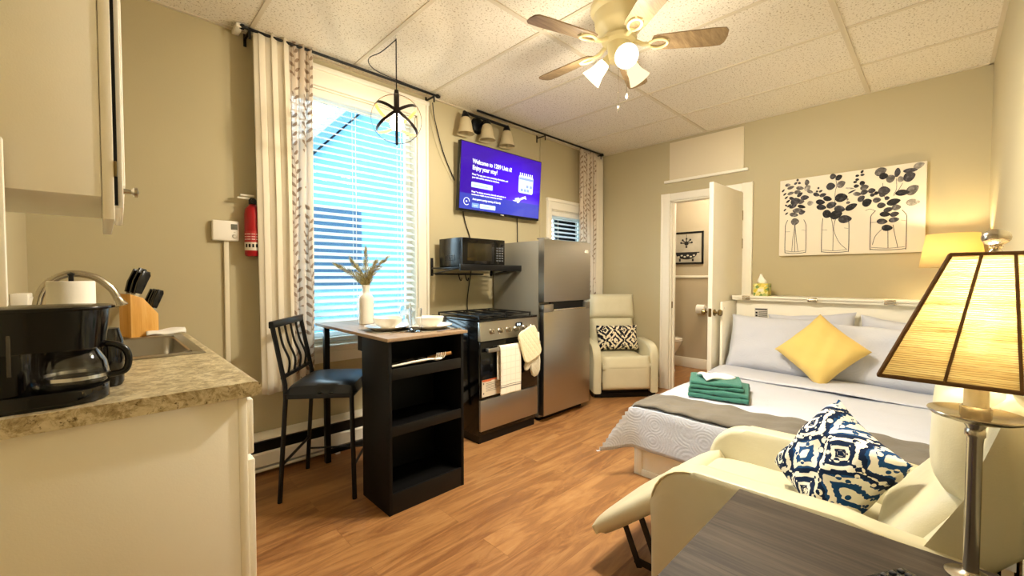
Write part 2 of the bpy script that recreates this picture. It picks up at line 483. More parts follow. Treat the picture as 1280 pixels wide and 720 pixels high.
# window 1 casing, stool, apron, sash
def window(name, w, cas, stool=True, mull=None):
    x0, x1, z0, z1 = w
    g = G(); y0 = N-.022
    g.box(x0-cas, x0, y0, N-.001, z0-.0, z1+cas*1.3, .004); g.box(x1, x1+cas, y0, N-.001, z0, z1+cas*1.3, .004)
    g.box(x0-.002, x1+.002, y0+.002, N-.001, z1, z1+cas*1.3-.004, .004)
    g.box(x0-cas-.012, x1+cas+.012, y0-.014, N-.001, z1+cas*1.3-.012, z1+cas*1.3+.02, .005)
    # back-band ridge
    g.box(x1+cas-.016, x1+cas+.004, y0-.012, N-.001, z0, z1+cas*1.3, .004)
    g.box(x0-cas-.004, x0-cas+.016, y0-.012, N-.001, z0, z1+cas*1.3, .004)
    # jamb lining
    g.box(x0, x0+.012, N, N+.11, z0, z1); g.box(x1-.012, x1, N, N+.11, z0, z1); g.box(x0, x1, N, N+.11, z1-.012, z1)
    g.box(x0, x1, N, N+.11, z0, z0+.012)
    o = ST(name, g, M_white)
    g = G(); g.box(x0-cas-.03, x1+cas+.03, N-.06, N+.02, z0-.026, z0, .006); g.box(x0-cas, x1+cas, N-.02, N-.001, z0-.12, z0-.026, .004)
    g.box(x0-cas, x1+cas, N-.03, N-.001, z0-.05, z0-.026, .004)
    ST('window_sill', g, M_white, o)
    g = G(); yb = N+.075
    for a, b in ((x0+.012, x0+.055), (x1-.055, x1-.012)): g.box(a, b, yb, yb+.035, z0+.012, z1-.012, .003)
    g.box(x0+.05, x1-.05, yb, yb+.035, z0+.012, z0+.07, .003); g.box(x0+.05, x1-.05, yb, yb+.035, z1-.065, z1-.012, .003)
    ST('window_sash', g, M_white, o)
    g = G(); g.box(x0+.05, x1-.05, yb+.016, yb+.02, z0+.06, z1-.06); ST('window_glass', g, M_pane, o)
    return o
window('window_1', w1, .085)
window('window_2', w2, .07)

# blinds
def blind(w, label, z0, tilt, spacing):
    x0, x1, zz, z1 = w
    r = T('window_blind', label, 'window blind', ((x0+x1)/2, N+.035, z0))
    yb = N+.033
    g = G(); g.box(x0+.016, x1-.016, yb-.03, yb+.03, z1-.062, z1-.014, .004); B('head_rail', g, M_plastic_w, r)
    g = G(); z = z1-.09; n = 0
    while z > z0+.03:
        M = Matrix.Translation((0, yb, z)) @ Matrix.Rotation(math.radians(tilt), 4, 'X')
        g.box(x0+.018, x1-.018, -.025, .025, -.0014, .0014, M=M); z -= spacing; n += 1
    B('slats', g, M_slat, r, smooth=False)
    g = G(); g.box(x0+.018, x1-.018, yb-.026, yb+.026, z0, z0+.02, .004); B('bottom_rail', g, M_plastic_w, r)
    g = G()
    for f in ((.14, .5, .86) if x1-x0 > .8 else (.2, .8)):
        x = x0+(x1-x0)*f
        g.tube([(x, yb-.028, z1-.06), (x, yb-.028, z0+.02)], .0015, 6); g.tube([(x, yb+.028, z1-.06), (x, yb+.028, z0+.02)], .0015, 6)
    B('ladder_cord', g, M_plastic_w, r)
    return r
blind(w1, 'white slatted blind in the tall window behind the bar table', .762, 27, .0455)
blind(w2, 'white slatted blind in the small window behind the refrigerator', .93, 27, .0455)

# east-wall trim: door casing, transom panel with ledge
g = G(); c = .09
g.box(E_-.022, E_-.001, dr[0]-c, dr[0], 0, dr[2]+.075, .005); g.box(E_-.022, E_-.001, dr[1], dr[1]+c, 0, dr[2]+.075, .005)
g.box(E_-.02, E_-.001, dr[0]-.001, dr[1]+.001, dr[2], dr[2]+.073, .005)
g.box(E_-.03, E_-.001, dr[0]-c-.004, dr[0]-c+.014, 0, dr[2]+.075, .004); g.box(E_-.03, E_-.001, dr[1]+c-.014, dr[1]+c+.004, 0, dr[2]+.075, .004)
g.box(E_, E_+.1, dr[0], dr[0]+.015, 0, dr[2]); g.box(E_, E_+.1, dr[1]-.015, dr[1], 0, dr[2]); g.box(E_, E_+.1, dr[0], dr[1], dr[2]-.015, dr[2])
g.box(E_+.04, E_+.055, dr[1]-.03, dr[1]-.015, 0, dr[2])
ST('trim_1', g, M_white)
g = G(); g.box(E_-.012, E_-.001, 1.302, 2.012, 2.195, ZC-.035, .002); ST('trim_2', g, simple('transom_panel', '#DCD0B4', .5))
g = G(); g.box(E_-.03, E_-.001, 1.262, 2.062, 2.17, 2.196, .004); ST('trim_3', g, M_white)
g = G(); g.box(3.205, 3.235, N-.012, N-.001, .2, ZC-.01, .003); ST('trim_4', g, M_wall)
# strike plate
g = G(); g.box(E_+.01, E_+.04, dr[1]-.0165, dr[1]-.0145, .86, .93); ST('trim_5', g, M_brass)
g = G(); g.box(E_-.015, E_-.001, dr[1]+c+.005, N-.001, 0, .11, .004); ST('baseboard_east', g, M_white)
g = G(); g.box(1.87, E_-.016, N-.015, N-.001, 0, .11, .004); ST('baseboard_north', g, M_white)

# bathroom shell
bx0, bx1, by0, by1 = E_+.1, 5.5, 1.0, 2.95
g = G(); g.box(bx1, bx1+.1, by0-.1, by1+.1, 0, 2.4); ST('wall_bath_back', g, M_bath, smooth=False)
g = G(); g.box(bx0, bx1, by0-.1, by0, 0, 2.4); ST('wall_bath_south', g, M_bath, smooth=False)
g = G(); g.box(bx0, bx1, by1, by1+.1, 0, 2.4); ST('wall_bath_north', g, M_bath, smooth=False)
g = G(); g.box(E_+.1, bx1+.1, by0-.1, by1+.1, 2.4, 2.46); ST('ceiling_bath', g, M_white, smooth=False)
g = G(); g.box(bx1-.016, bx1-.001, by0, by1, 0, .13, .004); ST('baseboard_bath', g, M_white)
g = G(); g.box(bx1-.02, bx1-.001, by0, by1, 1.175, 1.205, .005); ST('trim_6', g, M_white)

# door leaf (stands open into the room)
hx, hy = E_-.005, 1.315
fx, fy = 3.60, 1.337
r = T('door_1', 'white bathroom door standing open into the room', 'door', (hx, hy, 0), math.atan2(fy-hy, fx-hx)); r['kind'] = 'structure'
L = math.hypot(fx-hx, fy-hy)
g = G(); g.box(.0, L, -.018, .018, .012, 1.972, .002)
B('door_panel', g, M_white, r, local=True)
for sgn in (1, -1):
    g = G(); M = Matrix.Translation((L-.042, sgn*.018, .895)) @ Matrix.Rotation(-sgn*PI/2, 4, 'X')
    g.lathe([(0, 0), (.028, 0), (.028, .006), (.011, .01), (.010, .028), (.024, .036), (.028, .05), (.022, .062), (0, .066)], seg=20, M=M)
    B('door_knob', g, M_brass, r, local=True, label='antique brass knob')
g = G(); g.box(L-.001, L+.0015, -.012, .012, .86, .93); B('latch_plate', g, M_brass, r, local=True)
for z in (1.76, 1.5, .25):
    g = G(); g.box(-.004, .03, .017, .021, z-.045, z+.045); g.tube([(-.004, .022, z-.046), (-.004, .022, z+.046)], .006, 8)
    B('hinge', g, M_brass, r, local=True)

# ================================================================== BATHROOM things
t = NT('bath_print'); v = t.coord(); n = t.noise(v, 6, 4)
t.bsdf(t.mix(n, hexc('#8E8779'), hexc('#C4BBA8')), .5)
M_print = t.m
r = T('framed_picture', 'black framed print of a bathtub and chandelier on bathroom wall', 'picture', (bx1-.02, 2.345, 1.57))
y0, y1, z0, z1 = 2.125, 2.565, 1.355, 1.775
g = G()
for a in ((y0, y1, z0, z0+.022), (y0, y1, z1-.022, z1), (y0, y0+.022, z0, z1), (y1-.022, y1, z0, z1)): g.box(bx1-.025, bx1-.002, *a, .003)
B('frame', g, M_black, r)
g = G(); g.box(bx1-.012, bx1-.006, y0+.02, y1-.02, z0+.02, z1-.02); B('print', g, M_print, r)
g = G(); X = bx1-.0135; yc = (y0+y1)/2   # tub + chandelier silhouettes printed on it
def tubpt(a): return (X, yc+.14*math.cos(a), 1.50+.085*math.sin(a))
g.poly([(X, yc+.165, 1.50)]+[tubpt(-PI*k/14) for k in range(15)]+[(X, yc-.165, 1.50)])
g.box(X-.001, X, yc-.17, yc+.17, 1.497, 1.51)
for s in (-1, 1): g.box(X-.001, X, yc+s*.085-.012, yc+s*.085+.012, 1.39, 1.425)
for k in range(5):
    a = PI*k/4; g.tube([(X, yc, 1.63), (X, yc+.07*math.cos(a), 1.63+.05*math.sin(a))], .006, 6)
    g.ball((X, yc+.07*math.cos(a), 1.635+.05*math.sin(a)), .013, .15)
g.ball((X, yc, 1.625), .028, .1); g.tube([(X, yc, 1.69), (X, yc, 1.745)], .003, 6); g.ball((X, yc, 1.58), .014, .15)
B('printed_drawing', g, simple('print_ink', '#1B1918', .7), r)
g = G()
for k in range(6): g.ball((X-.0015, yc-.1+.04*k, 1.467-.016*(k % 2)), .013, .1, 1.2, .8)
B('printed_scrollwork', g, simple('print_pale', '#CFC7B5', .7), r)

r = T('toilet', 'white toilet seen through the bathroom doorway', 'toilet', (5.08, 2.5, 0))
def bowl(u, v_):
    pass
g = G()
prof = [(.0, 0), (.115, 0), (.12, .02), (.09, .08), (.085, .16), (.12, .24), (.165, .33), (.182, .375), (.18, .388), (.14, .388), (.12, .33), (.06, .25), (0, .23)]
g.lathe(prof, (5.08, 2.44, 0), 28, sx=.95, sy=1.18); B('bowl', g, M_white_cer, r)
g = G(); g.lathe([(.10, .392), (.183, .392), (.188, .40), (.183, .412), (.10, .412)], (5.08, 2.44, 0), 28, sx=.97, sy=1.2); B('seat', g, M_white_cer, r)
g = G(); g.lathe([(0, .414), (.183, .414), (.186, .422), (.175, .43), (0, .434)], (5.08, 2.44, 0), 28, sx=.97, sy=1.2); B('lid', g, M_white_cer, r)
g = G(); g.box(4.9, 5.26, 2.72, 2.93, .38, .74, .02); B('tank', g, M_white_cer, r)
g = G(); g.box(4.885, 5.275, 2.71, 2.94, .742, .775, .012); B('tank_lid', g, M_white_cer, r)
r = T('toilet_paper_roll', 'white toilet paper roll on chrome holder inside the bathroom', 'toilet paper', (bx1-.07, 2.13, .78))
M = Matrix.Translation((bx1-.075, 2.07, .78)) @ Matrix.Rotation(-PI/2, 4, 'X')
g = G(); g.lathe([(.02, 0), (.056, 0), (.056, .1), (.02, .1)], seg=22, M=M); B('roll', g, M_paper, r)
g = G(); g.tube([(bx1-.001, 2.05, .78), (bx1-.075, 2.05, .78), (bx1-.075, 2.18, .78)], .007, 8)
M = Matrix.Translation((bx1-.001, 2.05, .78)) @ Matrix.Rotation(-PI/2, 4, 'Y'); g.lathe([(0, 0), (.022, 0), (.022, .008), (0, .01)], seg=14, M=M)
B('holder', g, M_chrome, r)

# ================================================================== KITCHEN CORNER
ce = 1.315; cf = .312     # counter end (south) and front edge
r = T('base_cabinet', 'white base cabinet under the speckled countertop', 'cabinet', (.03, 2.1, 0))
g = G(); g.box(W+.002, .276, ce+.02, ce+.04, .0, .868, .002); g.box(W+.002, .276, N-.02, N-.002, 0, .868); g.box(W+.002, W+.014, ce+.04, N-.02, 0, .868); g.box(.26, .276, ce+.04, N-.02, 0, .868); g.box(W+.014, .26, ce+.04, N-.02, .08, .10); B('body', g, M_cab, r)
g = G(); g.box(.258, .279, ce+.016, ce+.06, .0, .866, .002); B('corner_stile', g, M_cab, r)
for k in range(3):
    y0 = ce+.03+k*.5; y1 = y0+.485
    g = G(); g.box(.28, .297, y0, y1, .70, .855, .004); d = B('drawer', g, M_cab, r)
    g = G(); M = Matrix.Translation((.297, (y0+y1)/2, .78)) @ Matrix.Rotation(PI/2, 4, 'Y'); g.lathe([(0, 0), (.006, 0), (.006, .012), (.014, .018), (.012, .026), (0, .028)], seg=12, M=M); B('knob', g, M_nickel, d)
    g = G(); g.box(.28, .299, y0, y1, .06, .685, .004)
    g.box(.298, .304, y0+.05, y1-.05, .12, .63, .003); d = B('door', g, M_cab, r)
    g = G(); M = Matrix.Translation((.299, y1-.03, .62)) @ Matrix.Rotation(PI/2, 4, 'Y'); g.lathe([(0, 0), (.006, 0), (.006, .012), (.014, .018), (.012, .026), (0, .028)], seg=12, M=M); B('knob', g, M_nickel, d)

sk = (-.10, .262, 1.95, 2.60)   # sink cut-out
g = G()
def ctop(x0, x1, y0, y1): g.box(x0, x1, y0, y1, .87, .91)
ctop(W+.001, cf-.02, ce, sk[2]); ctop(W+.001, cf-.02, sk[3], N-.001); ctop(W+.001, sk[0], sk[2], sk[3]); ctop(sk[1], cf-.02, sk[2], sk[3])
g.prism([(cf-.02, .87)]+[(cf-.02+.02*math.cos(math.radians(a)), .89+.02*math.sin(math.radians(a))) for a in range(-90, 91, 15)], 'y', ce, N-.001)
o = TM('countertop', g, M_granite, 'speckled granite-look countertop with a drop-in sink', 'countertop')

r = T('sink', 'stainless steel drop-in sink in the countertop', 'sink', (.08, 2.26, .91))
g = G(); a = .03
x0, x1, y0, y1 = sk
for (p, q, s_, t_) in ((x0-.02, x1+.012, y0-.02, y0+a), (x0-.02, x1+.012, y1-a, y1+.02), (x0-.02, x0+.06, y0+a, y1-a), (x1-.022, x1+.012, y0+a, y1-a)):
    g.box(p, q, s_, t_, .9105, .9145, .001)
B('rim', g, M_sinksteel, r)
g = G(); bx, by = (x0+.06, x1-.022), (y0+a, y1-a); d = .75
def bas(u, v_):
    pts = rrect(bx[1]-bx[0], by[1]-by[0], .05, 6, sum(bx)/2, sum(by)/2)
    return pts
rings = []
for (ins, z) in ((0, .9140), (.004, .905), (.012, .78), (.03, .757), (.08, .752)):
    pts = rrect(bx[1]-bx[0]-2*ins, by[1]-by[0]-2*ins, max(.05-ins*.3, .015), 6, sum(bx)/2, sum(by)/2)
    rings.append([g.b.verts.new((p[0], p[1], z)) for p in pts])
for A, Bq in zip(rings, rings[1:]):
    for k in range(len(A)): g.b.faces.new((A[k], A[(k+1) % len(A)], Bq[(k+1) % len(A)], Bq[k]))
g.b.faces.new(rings[-1])
B('basin', g, M_sinksteel, r, solid=.002)
g = G(); g.lathe([(0, .754), (.03, .754), (.034, .757), (.022, .757), (0, .755)], (.08, 2.26, 0), 20); B('drain', g, M_chrome, r)

r = T('faucet', 'brushed nickel gooseneck faucet over the sink', 'faucet', (-.16, 2.2, .915))
g = G(); g.lathe([(0, .915), (.03, .915), (.03, .925), (.02, .94), (.017, .99), (0, .99)], (-.16, 2.2, 0), 20); B('base', g, M_nickel, r)
path = smoothpath([(-.16, 2.2, .96), (-.165, 2.2, 1.09), (-.14, 2.2, 1.17), (-.085, 2.2, 1.207), (-.02, 2.2, 1.195), (.025, 2.2, 1.15), (.043, 2.2, 1.105)], 7)
g = G(); g.tube(path, .0125, 14); B('spout', g, M_nickel, r)
g = G(); M = Matrix.Translation((.043, 2.2, 1.108)) @ Matrix.Rotation(math.radians(-20), 4, 'Y'); g.lathe([(.012, .01), (.015, -.008), (.021, -.02), (.02, -.024), (0, -.024)], seg=18, M=M); B('spray_tip', g, M_nickel, r)
g = G(); g.tube([(-.16, 2.2, .97), (-.16, 2.14, 1.0)], [.008, .005], 10); B('lever', g, M_nickel, r)

r = T('paper_towel_roll', 'white paper towel roll standing behind the coffee maker', 'paper towels', (-.068, 1.86, .91))
g = G(); g.lathe([(.018, .925), (.051, .925), (.053, .93), (.053, 1.18), (.051, 1.184), (.018, 1.184)], (-.068, 1.86, 0), 30); B('roll', g, M_paper, r)
g = G(); g.lathe([(0, .911), (.062, .911), (.062, .92), (.008, .924), (.006, 1.2), (.009, 1.206), (0, 1.212)], (-.068, 1.86, 0), 24); B('holder', g, M_black, r)

g = G(); g.box(W+.001, W+.045, 2.33, 2.47, 1.04, 1.135, .004)
g.box(W+.04, W+.048, 2.345, 2.455, 1.055, 1.12, .002)
TM('outlet_box', g, M_plastic_w, 'cream surface-mounted outlet box behind the faucet', 'outlet box')

# knife block with knives
r = T('knife_block', 'light wood knife block behind the sink by the wall', 'knife block', (.12, 2.71, .91), math.radians(20))
tl = .10
def kb(x0, x1, zt):
    return [(-.055, 0), (.055, 0), (.055, .10), (-.055, zt)]
g = G(); g.prism([(-.05, 0), (.06, 0), (.06, .105), (.0, .185), (-.05, .205)], 'y', -.055, .055, .004); B('block', g, M_lightwood, r, local=True)
kroot = ROOTM[r]
def knife(lx, ly, lz, ln, label, w=.02):
    M = kroot @ Matrix.Translation((lx, ly, lz)) @ Matrix.Rotation(math.radians(18), 4, 'Y')
    p = M.to_translation()
    w, ln = w*1.12, ln*1.18
    k = T('kitchen_knife', label, 'knife', p, M.to_euler(), 'black handled knives in the wooden block')
    g = G(); g.prism([(-w/2, .012), (w/2, .012), (w*.62, ln*.5), (w*.8, ln*.86), (w*.55, ln), (-w*.45, ln), (-w*.62, ln*.5)], 'y', -.008, .008, .003)
    B('handle', g, M_bplast, k, local=True)
    g = G(); g.box(-.008, .008, -.004, .004, -.05, .014); B('blade', g, M_chrome, k, local=True)
knife(-.015, -.03, .195, .105, 'big black knife handle nearest the room in the top row of the block', .026)
knife(-.02, .0, .197, .115, 'big black knife handle in the middle of the top row', .026)
knife(-.025, .033, .20, .108, 'big black knife handle nearest the wall in the top row', .026)
knife(.045, -.035, .122, .088, 'small black knife handle nearest the room in the low row')
knife(.047, -.012, .120, .09, 'small black knife handle second from the room in the low row')
knife(.047, .012, .120, .092, 'small black knife handle third from the room in the low row')
knife(.045, .036, .122, .09, 'small black knife handle nearest the wall in the low row')

# folded white dishcloth beside the sink
g = G()
def clo(u, v_):
    x = .145+.15*u; y = 2.63+.11*v_
    return (x, y, .918+.022*(math.sin(PI*min(1, max(0, v_)))**.6)*(.55+.45*u)+.003*math.sin(9*u+3*v_))
g.grid(clo, 14, 10)
TM('dishcloth', g, M_cloth_w, 'folded white dishcloth lying beside the knife block', 'cloth', solid=.006)

# coffee maker
cx, cy = -.1, 1.42
r = T('coffee_maker', 'black drip coffee maker at the end of the countertop', 'coffee maker', (cx, cy, .911))
g = G(); pts = rrect(.262, .19, .07, 6, -.123, 1.435)
pts = [p for p in pts]
g.prism(pts, 'z', .911, .945, .006); B('base', g, M_gloss, r)
g = G(); g.prism(rrect(.17, .185, .04, 6, -.188, 1.437), 'z', .945, 1.085, .004); B('column', g, M_gloss, r)
g = G()
rings = []
for (k, z) in ((.94, 1.035), (.955, 1.06), (.99, 1.10), (1.0, 1.122)):
    rings.append([g.b.verts.new((-.1225+(p[0]+.1225)*k, 1.435+(p[1]-1.435)*k, z)) for p in rrect(.27, .195, .075, 6, -.1225, 1.435)])
for A, Bq in zip(rings, rings[1:]):
    for k in range(len(A)): g.b.faces.new((A[k], A[(k+1) % len(A)], Bq[(k+1) % len(A)], Bq[k]))
g.b.faces.new(rings[0][::-1]); g.b.faces.new(rings[-1])
B('brew_basket', g, M_gloss, r)
g = G(); g.prism(rrect(.275, .2, .078, 6, -.12, 1.435), 'z', 1.1225, 1.130, .003)
g.box(.008, .022, 1.40, 1.44, 1.124, 1.129, .002); B('lid', g, M_bplast, r)
g = G(); g.box(-.145, -.1385, 1.3405, 1.343, .99, 1.09, .001)
g.box(-.172, -.156, 1.343, 1.346, .985, 1.10, .003); B('water_gauge', g, simple('smoked_gauge', '#4A4741', .2), r)
g = G(); g.lathe([(0, .948), (.05, .948), (.056, .955), (.059, .975), (.055, 1.0), (.043, 1.024), (.036, 1.032), (.035, 1.032), (.041, 1.023), (.053, 1.0), (.057, .975), (.054, .957), (0, .951)], (-.05, 1.408, 0), 32)
cg = B('carafe', g, M_glass, r)
g = G(); g.lathe([(.0605, .964), (.0605, .972), (.059, .972), (.059, .964), (.0605, .964)], (-.05, 1.408, 0), 32); B('carafe_band', g, M_chrome, cg)
g = G(); g.lathe([(0, 1.03), (.039, 1.03), (.041, 1.035), (.032, 1.044), (0, 1.046)], (-.05, 1.408, 0), 24); B('carafe_lid', g, M_bplast, cg)
g = G(); hd = smoothpath([(-.015, 1.405, 1.036), (.012, 1.402, 1.037), (.036, 1.40, 1.022), (.043, 1.40, .995), (.035, 1.40, .968), (.006, 1.403, .962)], 5); g.tube(hd, .0075, 10); B('carafe_handle', g, M_bplast, cg)
g = G(); g.lathe([(0, .911), (.034, .911), (.038, .92), (.038, 1.03), (.03, 1.062), (0, 1.068)], (.0, 1.535, 0), 24); g.box(-.24, .0, 1.485, 1.528, .94, 1.06, .006); B('rear_housing', g, M_gloss, r)

# upper wall cabinet
uy = 1.34; ud = .024
r = T('wall_cabinet', 'white wall cabinet hanging above the counter', 'cabinet', (-.1, 1.6, 1.36))
g = G(); g.box(W+.001, ud-.021, uy, uy+.5, 1.38, 2.3, .002); B('body', g, M_cab, r)
g = G(); g.box(ud-.02, ud, uy-.002, uy+.04, 1.33, 2.3, .002); g.box(ud-.02, ud, uy+.46, uy+.5, 1.33, 2.3, .002); g.box(ud-.02, ud, uy+.04, uy+.46, 1.33, 1.385, .002)
B('face_frame', g, M_cab, r)
M = Matrix.Translation((ud+.008, uy+.49, 0)) @ Matrix.Rotation(math.radians(-1.2), 4, 'Z')
g = G(); g.box(0, .018, -.47, 0, 1.36, 2.3, .003, M=M); g.box(.016, .022, -.42, -.05, 1.42, 2.25, .003, M=M); d = B('door', g, M_cab, r)
g = G(); g.box(ud+.0005, ud+.0065, uy+.004, uy+.49, 1.365, 2.3); B('door_gap_shade', g, M_black, r)  # added black strip: stands in for the shade in the door gap
g = G(); M2 = M @ Matrix.Translation((.018, -.44, 1.405)) @ Matrix.Rotation(PI/2, 4, 'Y'); g.lathe([(0, 0), (.007, 0), (.006, .006), (.005, .014), (.012, .02), (.012, .026), (0, .029)], seg=14, M=M2); B('knob', g, M_nickel, d, label='brushed nickel knob')
g = G(); g.box(ud, ud+.006, uy-.003, uy+.03, 1.43, 1.465, .001); B('hinge', g, M_brass, r)

g = G(); g.box(W+.001, -.137, 1.312, 1.326, 1.137, 1.478, .004)
g.ball((-.147, 1.3115, 1.458), .004)
TM('splash_panel', g, M_cab, 'narrow white panel on the wall above the coffee maker', 'panel')

# thermostat, conduit, extinguisher
r = T('thermostat', 'white wall thermostat with a small grey display', 'thermostat', (.508, N, 1.4))
g = G(); g.box(.444, .574, N-.032, N-.001, 1.40, 1.515, .008, 3); B('case', g, M_plastic_w, r)
g = G(); g.box(.533, .565, N-.0335, N-.031, 1.465, 1.497, .001); B('display', g, simple('lcd_grey', '#6F6E62', .2), r)
g = G(); M = Matrix.Translation((.551, N-.032, 1.428)) @ Matrix.Rotation(PI/2, 4, 'X'); g.lathe([(0, .003), (.009, .003), (.011, 0), (.013, 0), (.013, .002), (.012, .0025)], seg=18, M=M)
g.box(.546, .556, N-.034, N-.031, 1.448, 1.453, .001); B('buttons', g, simple('thermostat_button', '#DDD6C6', .5), r)
g = G(); g.box(.50, .524, N-.016, N-.001, .235, 1.402, .003); TM('cable_conduit', g, M_wall and simple('conduit_paint', '#D9CFB6', .5), 'beige cable conduit running down the wall below the thermostat', 'conduit')

r = T('fire_extinguisher', 'red fire extinguisher on the wall by the left curtain', 'fire extinguisher', (.638, 2.84, 1.3))
ec = (.638, N-.052, 0)
M_red = simple('red_enamel', '#A5121C', .3)
g = G(); g.lathe([(0, 1.315), (.036, 1.315), (.042, 1.325), (.042, 1.56), (.038, 1.59), (.02, 1.61), (.016, 1.62), (0, 1.62)], ec, 28); B('cylinder', g, M_red, r)
g = G(); g.lathe([(.0427, 1.345), (.0427, 1.46)], ec, 28); lb = B('label_wrap', g, simple('label_red', '#B02A2C', .5), r)
g = G(); g.lathe([(.0431, 1.348), (.0431, 1.395)], ec, 28); B('label_panel', g, simple('label_white', '#DDD3C4', .5), lb)
g = G()
for k in range(6):
    a = math.radians(-150+k*24); x, y = ec[0]+.0434*math.cos(a), ec[1]+.0434*math.sin(a)
    M = Matrix.Translation((x, y, 1.375)) @ Matrix.Rotation(a, 4, 'Z'); g.box(-.0008, .0008, -.005, .005, -.010, .010, M=M)
B('pictogram', g, M_black, lb)
g = G()
for k in range(5):
    for j in range(3):
        a = math.radians(-160+k*30); z = 1.412+.015*j
        M = Matrix.Translation((ec[0]+.0431*math.cos(a), ec[1]+.0431*math.sin(a), z)) @ Matrix.Rotation(a, 4, 'Z'); g.box(-.0006, .0006, -.009, .009, -.0022, .0022, M=M)
B('instructions', g, simple('label_print', '#E8C9BE', .6), lb)
g = G(); g.lathe([(.016, 1.615), (.02, 1.62), (.02, 1.645), (.012, 1.655), (0, 1.655)], ec, 16)
M = Matrix.Translation((ec[0], ec[1]-.02, 1.635)) @ Matrix.Rotation(PI/2, 4, 'X'); g.lathe([(0, .008), (.013, .008), (.014, 0), (.008, -.004)], seg=16, M=M); B('valve', g, M_black, r)
g = G(); g.box(ec[0]-.075, ec[0]+.01, ec[1]-.006, ec[1]+.006, 1.645, 1.655, .002, M=None)
g.box(ec[0]-.06, ec[0]+.01, ec[1]-.006, ec[1]+.006, 1.662, 1.672, .002); B('handle', g, M_plastic_w, r)

# baseboard heater
r = T('baseboard_heater', 'long cream baseboard heater under the tall window', 'heater', (1.05, N-.04, 0))
g = G(); hx0, hx1 = .33, 1.86
g.prism([(N-.001, .03), (N-.001, .25), (N-.03, .25), (N-.062, .225), (N-.062, .215), (N-.03, .235), (N-.012, .235), (N-.012, .03)], 'x', hx0, hx1); B('back_plate', g, M_white, r)
g = G(); g.prism([(N-.066, .06), (N-.070, .135), (N-.062, .145), (N-.059, .145), (N-.064, .135), (N-.06, .06)], 'x', hx0, hx1); g.box(hx0, hx1, N-.062, N-.012, .028, .045, .003); B('front_panel', g, M_white, r)
g = G(); g.box(hx0, hx0+.03, N-.068, N-.001, .02, .24, .003); g.box(hx1-.03, hx1, N-.068, N-.001, .02, .24, .003); B('end_cap', g, M_white, r)
g = G(); g.box(hx0+.03, hx1-.03, N-.056, N-.013, .08, .205); B('fin_element', g, M_black, r)
for x in (.5, 1.1, 1.7):
    g = G(); g.box(x, x+.03, N-.06, N-.012, 0, .03); B('foot', g, M_white, r)

# ================================================================== CURTAINS AND RODS
def curtain(name, label, x0, x1, z0, z1, y, amp, folds, mat, pinch=.8, seed=0, grp=None, shift=0.0):
    rnd = random.Random(seed); ph = [rnd.uniform(0, 6) for _ in range(5)]
    g = G(); xm = (x0+x1)/2; hw = (x1-x0)/2
    def f(u, v_):
        z = z0+(z1-z0)*v_
        k = 1-(1-pinch)*(v_**3)
        w = hw*k
        uu = u+.012*math.sin(7*v_+ph[0])
        a = amp*(.65+.35*math.sin(3*u+ph[1]))*(1.15-.35*v_)
        x = xm+shift*(1-v_)+w*(2*u-1)+.35*amp*math.sin(4*PI*folds*uu+ph[2])
        yy = y+a*math.sin(2*PI*folds*uu+ph[3]+.5*math.sin(2.5*v_))
        return (x, yy, z+.006*math.sin(9*u+ph[4])*(1-v_))
    g.grid(f, folds*14, 26)
    return TM(name, g, mat, label, 'curtain', grp, solid=.003)
yr = N-.105
curtain('curtain', 'cream cloth curtain hanging left of the tall window', .645, .845, .50, 2.625, yr, .015, 3, M_curtain, seed=1, pinch=.98, shift=.02)
curtain('sheer_curtain', 'sheer leaf-print curtain beside the cream one at the tall window', .835, .975, .53, 2.635, yr+.002, .015, 3, M_sheer, seed=2, pinch=.95, shift=-.02)
curtain('sheer_curtain', 'leaf-print sheer curtain by the small window in the corner', 3.74, 4.06, .45, 2.61, yr+.012, .02, 5, M_sheer, seed=3, pinch=.95)
curtain('curtain', 'plain cream curtain hanging in the far corner', 4.06, 4.25, .45, 2.59, yr+.03, .016, 3, M_curtain, seed=4, pinch=.92)

def rod(x0, x1, z, y, label, brackets, ends=(True, True)):
    r = T('curtain_rod', label, 'curtain rod', ((x0+x1)/2, y, z))
    g = G(); g.tube([(x0, y, z), (x1, y, z)], .0085, 12); B('pole', g, M_black, r)
    for i, x in enumerate((x0, x1)):
        if not ends[i]: continue
        g = G(); M = Matrix.Translation((x, y, z)) @ Matrix.Rotation(PI/2 if i else -PI/2, 4, 'Y'); g.lathe([(0, 0), (.014, 0), (.016, .012), (.01, .03), (0, .034)], seg=14, M=M); B('finial', g, M_black, r)
    for x in brackets:
        g = G(); g.box(x-.006, x+.006, y-.004, N-.001, z-.02, z-.012); g.box(x-.008, x+.008, N-.006, N-.001, z-.06, z+.02, .002); g.box(x-.006, x+.006, y-.012, y-.008, z-.06, z+.004); B('bracket', g, M_black, r)
rod(.60, 1.89, 2.600, yr, 'black curtain rod above the tall window', (.625, 1.86))
rod(2.30, 4.16, 2.600, yr, 'black curtain rod running past the television to the corner', (3.16, 4.13), (False, True))
g = G(); g.box(.56, .595, yr-.012, N-.001, 2.588, 2.612, .004); TM('rod_bracket', g, M_plastic_w, 'white plastic bracket at the left end of the curtain rod', 'bracket')

